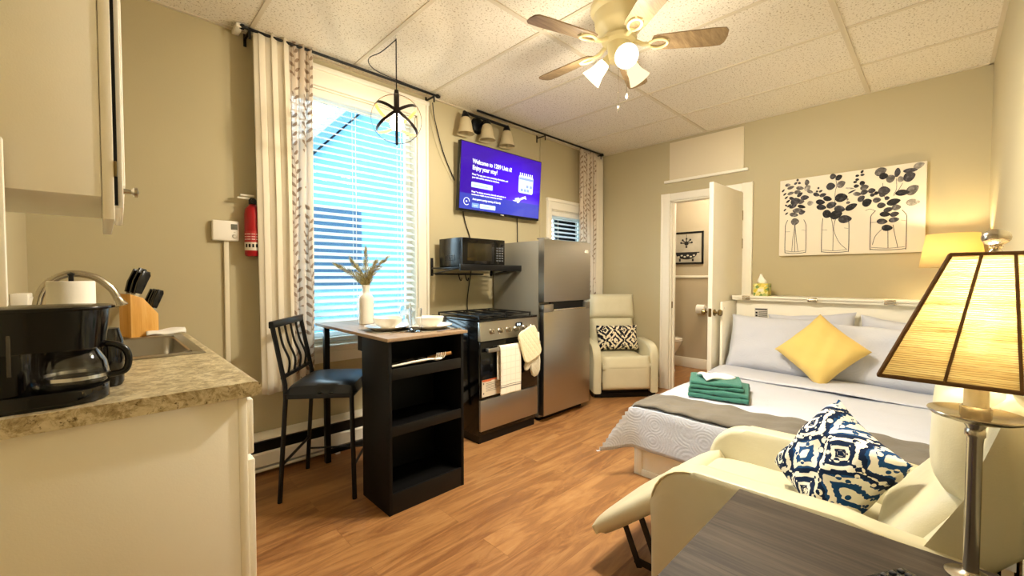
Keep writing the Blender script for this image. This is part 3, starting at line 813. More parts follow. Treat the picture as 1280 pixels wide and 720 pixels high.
# cords
def cord(name, label, pts, rad, mat, n=8):
    g = G(); g.tube(smoothpath(pts, n), rad, 8); return TM(name, g, mat, label, 'cord')
cord('power_cord', 'dark cord running from the rod end to behind the television', [(1.89, N-.05, 2.565), (1.93, N-.02, 2.45), (2.02, N-.012, 2.2), (2.13, N-.012, 2.0)], .004, M_black)
cord('power_cord', 'thin pale cord beside the dark one near the window', [(1.87, N-.03, 2.55), (1.90, N-.012, 2.4), (1.99, N-.010, 2.17), (2.14, N-.010, 1.95)], .0018, M_wall)
cord('power_cord', 'cord dropping from the television to the microwave', [(2.2, N-.02, 1.8), (2.24, N-.012, 1.66), (2.30, N-.012, 1.50), (2.31, N-.012, 1.3), (2.26, N-.012, 1.0), (2.27, N-.012, .86)], .0045, M_black)
cord('power_cord', 'cord dropping from the television behind the refrigerator', [(2.86, N-.02, 1.8), (2.875, N-.012, 1.6), (2.87, N-.012, 1.35)], .0045, M_black)

# ================================================================== PENDANT
px_, py_, pz_ = 1.27, 2.28, 2.13
r = T('pendant_lamp', 'dark metal strap globe pendant lamp hanging before the tall window', 'pendant lamp', (px_, py_, ZC))
M_bronze = simple('dark_bronze', '#2A2320', .4, .7)
M_gold_lit = simple('gold_lit_inner_face', '#A8854E', .42, .3)  # gold inside of the straps, with the bulb's light put into the colour
R_ = .142
hv = Vector((-px_, -py_, 0)).normalized(); rv = Vector((-hv.y, hv.x, 0)); zv = Vector((0, 0, 1))
def strap(e1, e2, R, hw, lab=None):
    g = G(); nv = e1.cross(e2).normalized(); cen = Vector((px_, py_, pz_)); rings = []
    for k in range(56):
        a = 2*PI*k/56; d = e1*math.cos(a)+e2*math.sin(a)
        rings.append([g.b.verts.new(cen+d*(R-q)+nv*y) for (q, y) in ((0, -hw), (0, hw), (.0022, hw), (.0022, -hw))])
    for i in range(56):
        A, Bq = rings[i], rings[(i+1) % 56]
        for k in range(4):
            f = g.b.faces.new((A[k], A[(k+1) % 4], Bq[(k+1) % 4], Bq[k])); f.material_index = 1 if k == 2 else 0
    B('strap', g, [M_bronze, M_gold_lit], r)
strap(rv, zv, R_+.004, .003)
strap(hv, zv, R_+.0005, .008)
for sg in (1, -1):
    strap(hv, (rv*math.cos(math.radians(33))+zv*sg*math.sin(math.radians(33))), R_-.0025*(sg+2)*.6, .0085)
g = G(); g.lathe([(0, pz_+.17), (.012, pz_+.17), (.016, pz_+.14), (.016, pz_+.06), (.02, pz_+.055), (.02, pz_+.045), (0, pz_+.045)], (px_, py_, 0), 16); B('socket', g, M_bronze, r)
g = G(); g.lathe([(0, pz_+.045), (.014, pz_+.04), (.02, pz_+.025), (.038, pz_-.01), (.041, pz_-.03), (.03, pz_-.058), (0, pz_-.07)], (px_, py_, 0), 20); B('bulb', g, M_bulb, r)
g = G(); g.ball((px_, py_, pz_-R_-.004), .008); B('finial', g, M_bronze, r)
g = G(); g.tube([(px_, py_, pz_+.165), (px_, py_, ZC-.02)], .0035, 8)
g.tube(smoothpath([(px_, py_, ZC-.025), (1.262, 2.45, ZC-.036), (1.258, 2.60, ZC-.018), (1.30, 2.67, ZC-.03), (1.45, 2.755, 2.607), (1.86, yr+.012, 2.612)], 8), .003, 8)
B('cord', g, M_black, r)
g = G(); g.tube([(px_, py_, ZC-.001), (px_, py_, ZC-.02), (px_+.008, py_, ZC-.028), (px_, py_, ZC-.034)], .0025, 8); g.tube([(1.258, 2.60, ZC-.001), (1.258, 2.60, ZC-.022)], .0025, 8); B('ceiling_hook', g, M_plastic_w, r)

# ================================================================== BAR TABLE, STOOL, PLACE SETTINGS
zt = .892
r = T('bar_table', 'black bar table with open shelves and a brown top', 'table', (1.24, 2.3, 0))
bx0_, bx1_, byf, byb = 1.0, 1.465, 1.895, 2.19
g = G(); g.prism([(bx0_-.01, byf-.012), (bx1_+.02, byf-.012), (bx1_+.02, N-.025), (bx0_-.01, N-.025)], 'z', zt-.018, zt, .003); B('tabletop', g, M_tabletop, r)
g = G(); g.box(bx0_, bx0_+.018, byf, byb, 0, zt-.019, .001); B('side_panel', g, M_bwood, r)
g = G(); g.box(bx1_-.018, bx1_, byf, byb, 0, zt-.019, .001); B('side_panel', g, M_bwood, r)
g = G(); g.box(bx0_+.018, bx1_-.018, byb-.012, byb, .02, zt-.019); B('back_panel', g, M_bwood, r)
for z in (.10, .43, .715):
    g = G(); g.box(bx0_+.018, bx1_-.018, byf+.012, byb-.012, z-.016, z); B('shelf', g, M_bwood, r)
M_rail = simple('black_rail', '#0E0C0A', .45, var=.1, spec=.35)
for z0, z1 in ((.0, .105), (.395, .445), (.68, .735)):
    g = G(); g.box(bx0_+.018, bx1_-.018, byf+.001, byf+.013, z0, z1, .001); B('front_rail', g, M_rail, r)
g = G(); g.prism([(bx0_, byb), (bx0_, byb+.05), (bx0_+.02, byb+.05), (bx0_+.02, byb)], 'z', zt-.10, zt-.02); B('corner_brace', g, M_bwood, r)
g = G(); g.box(1.0, 1.032, 2.72, 2.755, 0, zt-.019, .002); B('leg', g, M_black, r)
g = G(); g.box(1.42, 1.452, 2.72, 2.755, 0, zt-.019, .002); B('leg', g, M_black, r)
g = G(); g.box(1.032, 1.42, 2.727, 2.748, .05, .08, .002); B('stretcher', g, M_black, r)

# stool
ang = math.radians(-37.7)
ox, oy = .905, 2.475
r = T('bar_stool', 'black metal bar stool with a dark padded seat and slatted back', 'stool', (ox, oy, 0), ang)
# local: +x = facing, y = width ; back legs at x=-.20
M_vinyl = simple('black_vinyl', '#12151A', .3, bump=.1, bscale=150)
hw_, fx_, bxk = .195, .20, -.135
sz = .575
for s in (-1, 1):
    g = G(); g.tube([(fx_+.012, s*(hw_+.005), 0), (fx_, s*hw_, sz)], .0125, 8); B('leg', g, M_black, r, local=True)
for s in (-1, 1):
    g = G(); g.tube([(bxk-.035, s*(hw_+.005), 0), (bxk, s*hw_, sz-.02), (bxk-.002, s*hw_, sz+.05), (bxk-.062, s*hw_, .945)], .0125, 8); B('leg', g, M_black, r, local=True)
g = G()
for s in (-1, 1): g.box(bxk, fx_, s*hw_-.009, s*hw_+.009, sz-.025, sz, .002)
for x in (bxk, fx_): g.box(x-.009, x+.009, -hw_, hw_, sz-.025, sz, .002)
B('seat_frame', g, M_black, r, local=True)
g = G()
def sp(u, v_):
    a, b = 2*u-1, 2*v_-1
    k = (max(0, 1-abs(a)**5)*max(0, 1-abs(b)**5))**.5
    return (a*.182+.045, b*.212, sz+.012+.048*k)
def sp2(u, v_):
    p = sp(u, v_); return (p[0], p[1], sz+.002)
g.grid(sp, 20, 20); g.grid(sp2, 20, 20)
bmesh.ops.remove_doubles(g.b, verts=g.b.verts, dist=.0105)
B('seat', g, M_vinyl, r, local=True)
g = G(); g.box(bxk-.076, bxk-.05, -hw_-.012, hw_+.012, .925, .962, .006); B('back_rail', g, M_black, r, local=True)
g = G(); g.box(bxk-.024, bxk-.008, -hw_, hw_, .655, .675, .002); B('back_rail', g, M_black, r, local=True)
for k in range(4):
    y = -hw_+.078*(k+1)
    g = G(); g.tube(smoothpath([(bxk-.016, y, .665), (bxk-.008, y, .74), (bxk-.042, y, .83), (bxk-.062, y, .93)], 5), .0065, 8); B('back_slat', g, M_black, r, local=True)
g = G(); g.tube([(bxk-.022, -hw_, .20), (bxk-.022, hw_, .20)], .008, 8); B('stretcher', g, M_black, r, local=True)
g = G(); g.tube([(bxk-.027, hw_, .13), (fx_+.01, hw_, .13)], .006, 8); B('stretcher', g, M_black, r, local=True)
g = G(); g.tube([(fx_+.008, -hw_, .18), (fx_+.008, hw_, .18)], .008, 8); B('stretcher', g, M_black, r, local=True)

# place settings
def plate(x, y, label):
    g = G(); z = zt+.004
    g.lathe([(0, z+.004), (.07, z+.004), (.085, z+.008), (.128, z+.02), (.131, z+.0225), (.128, z+.0215), (.085, z), (.06, z-.003), (0, z-.003)], (x, y, 0), 40)
    return TM('dinner_plate', g, M_white_cer, label, 'plate', 'place settings on the bar table')
def bowl_(x, y, label):
    g = G(); z = zt+.0125
    g.lathe([(0, z), (.04, z), (.043, z+.006), (.075, z+.03), (.083, z+.058), (.080, z+.059), (.071, z+.032), (.038, z+.01), (0, z+.008)], (x, y, 0), 40)
    return TM('soup_bowl', g, M_white_cer, label, 'bowl', 'place settings on the bar table')
P1, P2 = (1.16, 2.20), (1.36, 2.08)
M_placemat = fabric('placemat_grey', '#8D8778', 120, bump=.6, var=.2)
for (x, y), lb in ((P1, 'grey woven placemat under the plate nearer the window'), (P2, 'grey woven placemat under the plate nearer the stove')):
    g = G(); g.box(x-.12, x+.12, y-.12, y+.12, zt+.0005, zt+.0022); 
    # keep on the tabletop
    for v in g.b.verts: v.co.x = min(max(v.co.x, 1.0), 1.475)
    TM('placemat', g, M_placemat, lb, 'placemat', smooth=False)
plate(*P1, 'white plate under the bowl nearer the window')
plate(*P2, 'white plate under the bowl nearer the stove')
bowl_(*P1, 'white bowl on the plate nearer the window')
bowl_(*P2, 'white bowl on the plate nearer the stove')
def tumbler(x, y, h, r0, label):
    g = G(); z = zt+.0008
    g.lathe([(0, z), (r0*.9, z), (r0*.92, z+.003), (r0, z+h), (r0-.002, z+h), (r0*.9-.002, z+.012), (0, z+.01)], (x, y, 0), 28)
    TM('drinking_glass', g, M_glass, label, 'glass')
tumbler(1.225, 2.015, .13, .036, 'clear drinking glass standing before the plates near the table corner')
tumbler(1.33, 2.30, .14, .034, 'clear tall drinking glass standing between the vase and the plates')
def fork(x, y, a, label):
    r = T('fork', label, 'fork', (x, y, zt+.003), a)
    g = G(); g.tube([(-.095, 0, .002), (-.02, 0, .004), (.03, 0, .002)], [.0035, .002, .003], 8); g.box(.03, .06, -.01, .01, .0005, .003, .001)
    for k in range(4): g.box(.058, .10, -.0095+.0055*k, -.0067+.0055*k, .001, .003)
    B('fork_body', g, M_chrome, r, local=True)
def fork1(x, y, a, label):
    g = G(); M = Matrix.Translation((x, y, zt+.003)) @ Matrix.Rotation(a, 4, 'Z')
    g.tube([M @ Vector(p) for p in ((-.095, 0, .002), (-.02, 0, .004), (.03, 0, .002))], [.0035, .002, .003], 8); g.box(.03, .06, -.01, .01, .0005, .003, .001, M=M)
    for k in range(4): g.box(.058, .10, -.0095+.0055*k, -.0067+.0055*k, .001, .003, M=M)
    TM('fork', g, M_chrome, label, 'fork')
fork1(1.16, 2.03, .25, 'steel fork beside the plate nearer the window')
fork1(1.39, 1.93, .2, 'steel fork beside the plate nearer the stove')

r = T('vase', 'white bottle vase holding dried grass stems on the table', 'vase', (1.20, 2.56, zt))
g = G(); z = zt+.001
g.lathe([(0, z), (.042, z), (.046, z+.005), (.047, z+.16), (.045, z+.175), (.032, z+.19), (.024, z+.198), (.0225, z+.21), (.0225, z+.236), (.026, z+.242), (.026, z+.248), (.02, z+.249), (.018, z+.20), (0, z+.19)], (1.20, 2.56, 0), 32)
B('bottle', g, M_white_cer, r)
M_grass2 = simple('dried_pampas_dark', '#7F7140', .9, var=.3)
M_grass = simple('dried_pampas', '#BDB074', .9, var=.3)
def plume(dx, dy, ln, label, seed):
    rnd = random.Random(seed)
    base = Vector((1.20+dx*.06, 2.56+dy*.06, zt+.19))
    rr = T('dried_grass_stem', label, 'dried grass', base, 0, 'dried grass stems in the vase')
    top = Vector((1.20+dx, 2.56+dy, zt+.25+ln))
    path = smoothpath([base, base+Vector((dx*.05, dy*.05, .06)), Vector((1.20+dx*.42, 2.56+dy*.42, zt+.25+ln*.52)), top], 9)
    g = G(); g.tube(path, .0016, 6); B('stem', g, M_grass, rr)
    g = G(); n = len(path)
    for i in range(8, n):
        p = path[i]; d = (path[min(i+1, n-1)]-path[i-1]).normalized(); f = (i-8)/(n-9)
        w = .030*(math.sin(PI*min(1, f*.80+.18))**.6)
        for k in range(9):
            g.mi = rnd.choice((0, 0, 1)); a = rnd.uniform(0, 2*PI); o = d.orthogonal().normalized(); o.rotate(Matrix.Rotation(a, 3, d))
            p2 = p+d*rnd.uniform(-.006, .006)
            q = p2+o*w*rnd.uniform(.5, 1.15)+d*rnd.uniform(.02, .045)
            g.tube([p2, p2+o*w*.45+d*.012, q], [.0013, .0014, .0003], 4, cap=False)
    B('plume', g, [M_grass, M_grass2], rr)
plume(-.135, .115, .125, 'dried grass plume leaning toward the curtain', 1)
plume(.0, .0, .215, 'tallest dried grass plume standing upright in the middle', 2)
plume(.10, -.075, .165, 'dried grass plume leaning toward the stove', 3)
plume(-.065, .05, .15, 'short dried grass plume between the middle one and the curtain side one', 4)
plume(.05, -.03, .14, 'short dried grass plume between the middle one and the stove side one', 5)

# utensils in the top shelf
zs = .7165
def pasta():
    r = T('pasta_fork', 'white plastic pasta fork lying in the top shelf', 'pasta fork', (1.22, 1.93, zs))
    g = G(); g.tube(smoothpath([(1.04, 1.935, .742), (1.13, 1.925, .748), (1.24, 1.92, .752), (1.285, 1.918, .748)], 6), [.006]*18+[.004], 8); B('handle', g, M_plastic_w, r)
    g = G(); g.ball((1.305, 1.918, .748), .026, 1.2, .7, .35)
    for k in range(5): g.tube([(1.287+.013*k, 1.912, .75), (1.289+.014*k, 1.905, .765), (1.291+.014*k, 1.905, .782)], [.004, .0035, .002], 6)
    B('tined_head', g, M_plastic_w, r)
pasta()
def ladle():
    r = T('serving_spoon', 'black plastic serving spoon lying in the top shelf', 'spoon', (1.17, 2.0, zs))
    g = G(); g.tube([(1.06, 2.04, .728), (1.2, 1.99, .75)], .006, 8); B('handle', g, M_bplast, r)
    g = G(); g.ball((1.235, 1.98, .752), .035, 1.2, .9, .45); B('spoon_bowl', g, M_bplast, r)
ladle()
g = G(); g.tube([(1.27, 2.02, .73), (1.36, 1.96, .757), (1.405, 1.93, .765)], [.011, .011, .009], 10); g.box(1.20, 1.28, 2.0, 2.06, .722, .73, .003)
TM('wooden_spatula', g, M_spoonwood, 'wooden handled spatula lying in the top shelf', 'spatula')

# ================================================================== STOVE
sx0, sx1, sf = 1.888, 2.487, 2.25
r = T('gas_stove', 'black and stainless gas stove beside the refrigerator', 'stove', ((sx0+sx1)/2, 2.55, 0))
g = G(); g.box(sx0, sx1, sf+.02, N-.02, .06, .872, .003); B('body', g, M_gloss, r)
g = G(); g.box(sx0+.01, sx1-.01, sf+.03, N-.06, 0, .06); B('plinth', g, M_black, r)
g = G(); g.box(sx0+.002, sx1-.002, sf, sf+.02, .095, .318, .004); B('drawer', g, M_steel, r)
g = G(); g.box(sx0+.002, sx1-.002, sf, sf+.02, .325, .728, .004); door = B('oven_door', g, M_gloss, r)
g = G(); g.tube([(sx0+.04, sf-.045, .675), (sx1-.03, sf-.045, .675)], .001, 6); g.box(sx0+.03, sx1-.025, sf-.055, sf-.035, .662, .69, .006)
for x in (sx0+.06, sx1-.055): g.box(x-.012, x+.012, sf-.04, sf+.001, .666, .686, .002)
B('door_handle', g, M_steel, door)
g = G(); g.box(sx0+.09, sx1-.09, sf-.0015, sf+.001, .40, .62, .0005); B('oven_glass', g, simple('oven_window', '#030304', .05), door)
g = G(); g.box(sx0+.27, sx0+.335, sf-.0012, sf, .383, .389); B('maker_mark', g, simple('grey_print', '#6B6B6B', .4), door)
g = G(); g.box(sx0+.012, sx0+.205, sf-.002, sf-.0002, .34, .462); lb = B('paper_label', g, simple('label_paper', '#D9CDB8', .6), door, label='white instruction label')
g = G(); g.box(sx0+.012, sx0+.205, sf-.0026, sf-.0019, .452, .462); g.box(sx0+.02, sx0+.1, sf-.0026, sf-.0019, .447, .451); B('label_band', g, simple('label_orange', '#C65A2C', .6), lb)
g = G()
for z in (.435, .365): g.box(sx0+.022, sx0+.032, sf-.0026, sf-.0019, z-.006, z+.006)
for k in range(6): g.box(sx0+.05, sx0+.19-.02*(k % 3), sf-.0026, sf-.0019, .432-.011*k, .435-.011*k)
B('label_print', g, simple('label_ink', '#6E675C', .6), lb)
g = G(); g.prism([(sf-.004, .738), (sf+.012, .872), (sf+.03, .872), (sf+.03, .738)], 'x', sx0, sx1, .002); panel = B('control_panel', g, M_steel, r)
for k in range(6):
    x = sx0+.105+k*.082+(.012 if k > 3 else 0)
    if k == 4: x = sx0+.445
    if k == 5: x = sx0+.53
    M = Matrix.Translation((x, sf+.003, .80)) @ Matrix.Rotation(PI/2-.12, 4, 'X')
    g = G(); g.lathe([(0, .026), (.014, .026), (.016, .022), (.0175, .006), (.021, .003), (.021, 0)], seg=20, M=M); g.box(-.003, .003, -.016, .016, .02, .034, .001, M=M); B('knob', g, M_nickel, panel)
g = G(); g.box(sx0+.355, sx0+.42, sf-.001, sf+.004, .815, .845, .001); dsp = B('display', g, M_gloss, panel)
g = G()
for x in (sx0+.365, sx0+.385): g.box(x, x+.012, sf-.0018, sf-.0009, .823, .838)
B('lit_digits', g, emis('digits', (.8, .95, 1, 1), 1.5), dsp)
g = G(); g.box(sx0, sx1, sf+.005, N-.02, .873, .889, .004); B('cooktop', g, M_gloss, r)
M_iron = simple('cast_iron', '#0A0A0A', .5)
for ix, (xa, xb) in enumerate(((sx0+.03, (sx0+sx1)/2-.006), ((sx0+sx1)/2+.006, sx1-.03))):
    g = G(); ya, yb = sf+.05, N-.07
    for (a, b, c, d) in ((xa, xb, ya, ya+.01), (xa, xb, yb-.01, yb), (xa, xa+.01, ya, yb), (xb-.01, xb, ya, yb), (xa, xb, (ya+yb)/2-.005, (ya+yb)/2+.005), ((xa+xb)/2-.005, (xa+xb)/2+.005, ya, yb)):
        g.box(a, b, c, d, .904, .914, .001)
    for x in (xa, xb-.01):
        for y in (ya, yb-.01): g.box(x, x+.01, y, y+.01, .889, .906)
    B('grate', g, M_iron, r)
    for y in (ya+(yb-ya)*.25, ya+(yb-ya)*.75):
        g = G(); g.lathe([(0, .889), (.05, .889), (.05, .894), (.034, .897), (.034, .904), (.028, .906), (0, .906)], ((xa+xb)/2, y, 0), 20); B('burner', g, M_iron, r)

# dish towel over the handle
M_dish = None
t = NT('checked_dish_towel'); v = t.coord(); sep = t.n('ShaderNodeSeparateXYZ'); t.l(v, sep.inputs[0])
wx = t.math('LESS_THAN', t.math('FRACT', t.math('MULTIPLY', sep.outputs[0], 22.0)), .12)
wz = t.math('LESS_THAN', t.math('FRACT', t.math('MULTIPLY', sep.outputs[2], 22.0)), .12)
band = t.math('LESS_THAN', t.math('ABSOLUTE', t.math('SUBTRACT', sep.outputs[2], .055)), .004)
band2 = t.math('LESS_THAN', t.math('ABSOLUTE', t.math('SUBTRACT', sep.outputs[2], .068)), .0025)
c = t.mix(t.math('MULTIPLY', t.math('MAXIMUM', wx, wz), .35), hexc('#F3ECDD'), hexc('#CFC5B2'))
c = t.mix(t.math('MAXIMUM', band, band2), c, hexc('#8F8A80'))
t.bsdf(c, .9, 0, t.bump(t.noise(v, 300, 2), .3, .003), spec=.15); M_dish = t.m
g = G(); hx_, yh, zh = sx0+.135, sf-.045, .676
def dt(u, v_):
    x = hx_+.205*u+.004*math.sin(6*v_)
    s = v_*.62
    fr = .345
    if s < fr: yy, z = yh-.016-.004*math.sin(9*u)*(1-s/fr), zh+.012-(fr-s)
    elif s < fr+.035:
        a = PI*(s-fr)/.035; yy, z = yh-.016*math.cos(a), zh+.012+.011*math.sin(a)
    else: yy, z = yh+.016, zh+.012-(s-fr-.035)
    return (x, yy, z)
g.grid(dt, 16, 60)
TM('dish_towel', g, M_dish, 'cream checked dish towel hanging on the oven handle', 'towel', solid=.004)

def quiltpat(name, col):
    t = NT(name); v = t.coord(rot=(0, .75, 0)); sep = t.n('ShaderNodeSeparateXYZ'); t.l(v, sep.inputs[0])
    a = t.math('ABSOLUTE', t.math('SINE', t.math('MULTIPLY', sep.outputs[0], 95.0)))
    b = t.math('ABSOLUTE', t.math('SINE', t.math('MULTIPLY', sep.outputs[2], 95.0)))
    h = t.math('POWER', t.math('MINIMUM', a, b), .4)
    t.bsdf(hexc(col), .85, 0, t.bump(h, .6, .004), spec=.15); return t.m
M_mitt = quiltpat('quilted_cream', '#EAE0BE')
g = G(); M = Matrix.Translation((sx0+.425, sf-.078, .685)) @ Matrix.Rotation(math.radians(-20), 4, 'Y')
pts = rrect(.20, .255, .045, 6)
A = []
for (k, yy) in ((.95, -.010), (1.0, -.004), (1.0, .004), (.95, .010)):
    A.append([g.b.verts.new(M @ Vector((p[0]*k, yy, p[1]*k))) for p in pts])
for a_, b_ in zip(A, A[1:]):
    for k in range(len(a_)): g.b.faces.new((a_[k], a_[(k+1) % len(a_)], b_[(k+1) % len(a_)], b_[k]))
g.b.faces.new(A[0]); g.b.faces.new(A[-1][::-1])
o = TM('pot_holder', g, M_mitt, 'cream quilted pot holder hanging over the oven mitt', 'pot holder')
g = G(); pts = []
import itertools
mitt = [(-.05, .19), (-.05, .05), (-.055, -.005), (-.075, .02), (-.09, .035), (-.105, .028), (-.105, .005), (-.09, -.03), (-.06, -.065), (-.045, -.12), (-.03, -.155), (0, -.172), (.035, -.165), (.055, -.13), (.06, -.05), (.055, .05), (.055, .19)]
mitt = [(p[0], p[1]) for p in mitt]
M = Matrix.Translation((sx0+.50, sf-.050, .60)) @ Matrix.Rotation(math.radians(-2), 4, 'Y')
# hanging: cuff at the top, fingers and thumb pointing down
poly = [(-.052, .16), (-.05, .02), (-.065, -.02), (-.098, -.05), (-.112, -.085), (-.108, -.112), (-.088, -.118), (-.068, -.10), (-.05, -.075), (-.045, -.12), (-.03, -.165), (-.005, -.182), (.028, -.178), (.05, -.15), (.06, -.08), (.055, .02), (.055, .16)]
A = []
for (k, yy) in ((.93, -.014), (1.0, -.006), (1.0, .004), (.93, .010)):
    A.append([g.b.verts.new(M @ Vector((p[0]*k, yy, p[1]*k))) for p in poly])
for a_, b_ in zip(A, A[1:]):
    for k in range(len(a_)): g.b.faces.new((a_[k], a_[(k+1) % len(a_)], b_[(k+1) % len(a_)], b_[k]))
g.b.faces.new(A[0]); g.b.faces.new(A[-1][::-1])
TM('oven_mitt', g, quiltpat('quilted_mitt', '#E2DCC6'), 'pale oven mitt hanging below the pot holder', 'oven mitt')

# ================================================================== REFRIGERATOR
rx0, rx1, rf = 2.545, 3.178, 2.235
r = T('refrigerator', 'stainless steel top-freezer refrigerator beside the stove', 'refrigerator', ((rx0+rx1)/2, 2.55, 0))
g = G(); g.box(rx0+.004, rx1-.004, rf+.062, N-.03, .03, 1.488, .004); B('body', g, M_fridge_side, r)
g = G(); g.box(rx0+.03, rx1-.03, rf+.075, N-.06, 0, .03); B('foot_plinth', g, M_black, r)
g = G(); g.prism([(rx0, rf), (rx1, rf), (rx1, rf+.06), (rx0, rf+.06)], 'z', .985, 1.5, .006); B('freezer_door', g, M_steel, r)
g = G()
zt_, = (.968,)
g.box(rx0, rx1, rf, rf+.06, .055, .915, .006); g.box(rx0, rx0+.12, rf, rf+.06, .90, zt_, .004); g.box(rx1-.07, rx1, rf, rf+.06, .90, zt_, .004); g.box(rx0+.1, rx1-.06, rf+.04, rf+.06, .90, zt_)
fd = B('fridge_door', g, M_steel, r)
g = G(); g.box(rx0+.11, rx1-.065, rf+.03, rf+.041, .915, .985); B('handle_recess', g, M_black, r)
g = G(); g.box(rx0+.12, rx1-.07, rf-.003, rf+.004, .914, .924, .001); B('handle_lip', g, M_chrome, fd)
g = G(); g.box(rx1-.085, rx1-.03, rf-.0015, rf+.001, 1.405, 1.42, .0005); g.box(rx1-.08, rx1-.035, rf-.0015, rf+.001, 1.424, 1.432, .0005); B('badge', g, simple('pale_badge', '#E9E4D2', .4), r)
g = G(); g.box(rx0+.02, rx0+.09, rf+.02, rf+.10, 1.5, 1.512, .003); g.box(rx1-.09, rx1-.02, rf+.02, rf+.10, 1.5, 1.512, .003); B('hinge_cover', g, M_fridge_side, r)

# ================================================================== MICROWAVE AND RACK
mz = 1.268
r = T('microwave_rack', 'black wall rack with hooks holding the microwave', 'rack', (2.2, N, 1.2))
g = G()
for x in (1.905, 2.54): g.box(x-.01, x+.01, N-.012, N-.001, 1.20, 1.345, .002)
B('wall_plate', g, M_black, r)
for x in (1.905, 2.54):
    g = G(); g.box(x-.008, x+.008, 2.50, N-.012, 1.255, mz-.001, .002); g.tube([(x, N-.012, 1.205), (x, N-.012, 1.215), (x, 2.56, 1.255)], .006, 8); B('bracket_arm', g, M_black, r)
g = G(); g.box(1.90, 2.545, 2.49, 2.505, 1.24, mz+.02, .002); g.box(1.90, 2.545, 2.82, 2.835, 1.255, mz-.001); 
for k in range(5): g.box(1.91, 2.54, 2.54+.055*k, 2.552+.055*k, 1.258, mz-.001)
B('tray', g, M_black, r)
g = G(); g.tube([(1.9, N-.06, 1.215), (2.40, N-.06, 1.215)], .007, 8); B('hook_rail', g, M_black, r)
for x in (2.13, 2.2):
    g = G(); g.tube(smoothpath([(x, N-.06, 1.222), (x, N-.07, 1.19), (x, N-.085, 1.165), (x, N-.10, 1.165), (x, N-.105, 1.185)], 4), .005, 8); B('hook', g, M_black, r)
mx0, mx1, my = 1.935, 2.375, 2.515
r = T('microwave_oven', 'black microwave oven on the wall rack above the stove', 'microwave', ((mx0+mx1)/2, 2.66, mz))
g = G(); g.box(mx0, mx1, my+.015, my+.30, mz+.001, mz+.225, .005); B('body', g, M_bplast, r)
g = G()
for i in range(5):
    for j in range(4): g.box(mx0-.001, mx0+.0005, my+.09+.03*i, my+.107+.03*i, mz+.05+.012*j, mz+.057+.012*j)
B('side_vent', g, M_black, r)
g = G(); g.box(mx0+.002, mx1-.115, my, my+.015, mz+.004, mz+.222, .003); d = B('door', g, M_gloss, r)
g = G(); g.box(mx0+.05, mx1-.145, my-.001, my+.001, mz+.05, mz+.185); B('window', g, simple('microwave_window', '#17150F', .06), d)
g = G(); g.box(mx1-.113, mx1-.002, my, my+.015, mz+.004, mz+.222, .003); d = B('control_panel', g, M_gloss, r)
g = G()
for i in range(3):
    for j in range(6): g.box(mx1-.095+.028*i, mx1-.076+.028*i, my-.0008, my+.001, mz+.05+.02*j, mz+.059+.02*j)
B('keypad', g, simple('keypad_grey', '#55585C', .4), d)

# ================================================================== TELEVISION
tw, th = .99, .575
r = T('television', 'wall-mounted television showing a purple welcome screen', 'television', (2.612, N-.085, 2.03), (math.radians(4), 0, 0))
g = G(); g.box(-tw/2, tw/2, -.012, .028, -th/2, th/2, .004); B('housing', g, M_bplast, r, local=True)
g = G(); g.box(-.12, .12, .03, .06, -.12, .12); B('wall_mount', g, M_black, r, local=True)
t = NT('screen_picture'); v = t.coord(); sep = t.n('ShaderNodeSeparateXYZ'); t.l(v, sep.inputs[0])
dx = t.math('SUBTRACT', sep.outputs[0], .12); dz = t.math('SUBTRACT', sep.outputs[2], -.05)
dist = t.math('SQRT', t.math('ADD', t.math('MULTIPLY', dx, dx), t.math('MULTIPLY', t.math('MULTIPLY', dz, dz), 2.2)))
c = t.ramp(dist, [(.0, (.075, .006, .82, 1)), (.22, (.055, .003, .66, 1)), (.5, (.035, .003, .28, 1))])
glow = t.math('MULTIPLY', t.ramp(t.math('SQRT', t.math('ADD', t.math('POWER', t.math('SUBTRACT', sep.outputs[0], .28), 2.0), t.math('MULTIPLY', t.math('POWER', t.math('ADD', sep.outputs[2], .20), 2.0), 4.0))), [(0, (1, 1, 1, 1)), (.3, (0, 0, 0, 1))]), .45)
c = t.mix(glow, c, (.25, .2, .95, 1))
ban = t.math('LESS_THAN', sep.outputs[2], -.135)
c = t.mix(t.math('MULTIPLY', ban, .85), c, (.035, .055, .36, 1))
e = t.n('ShaderNodeEmission'); t.l(c, e.inputs[0]); e.inputs[1].default_value = 1.0
gl = t.n('ShaderNodeBsdfGlossy'); gl.inputs['Roughness'].default_value = .06; gl.inputs[0].default_value = (.04, .04, .04, 1)
ad = t.n('ShaderNodeAddShader'); t.l(e.outputs[0], ad.inputs[0]); t.l(gl.outputs[0], ad.inputs[1]); t.l(ad.outputs[0], t.out.inputs[0])
g = G(); g.box(-tw/2+.008, tw/2-.008, -.0135, -.011, -th/2+.022, th/2-.008); scr = B('screen', g, t.m, r, local=True)
M_txt = emis('screen_white', (.9, .93, 1, 1), 1.1)
M_btn = emis('screen_button', (.62, .85, 1, 1), 1.0)
M_btn2 = emis('screen_button_dim', (.2, .33, .75, 1), 1.0)
M_ink = emis('screen_ink', (.18, .4, .6, 1), .8)
def SP(u, v_): return (-tw/2+.008+u*(tw-.016), -.0145, th/2-.008-v_*(th-.03))
TX = lambda nm, body, size, u, v_, m=M_txt, sq=.9, bold=0: text(nm, body, size, m, scr, SP(u, v_), squeeze=sq, bold=bold)
TX('screen_title', 'Welcome to 1209 Unit 6!', .052, .125, .29, sq=.84, bold=.0010)
TX('screen_title', 'Enjoy your stay!', .052, .125, .385, sq=.84, bold=.0010)
TX('screen_text', 'Press * to use your own streaming information, and', .0215, .125, .47, sq=.92, bold=.0004)
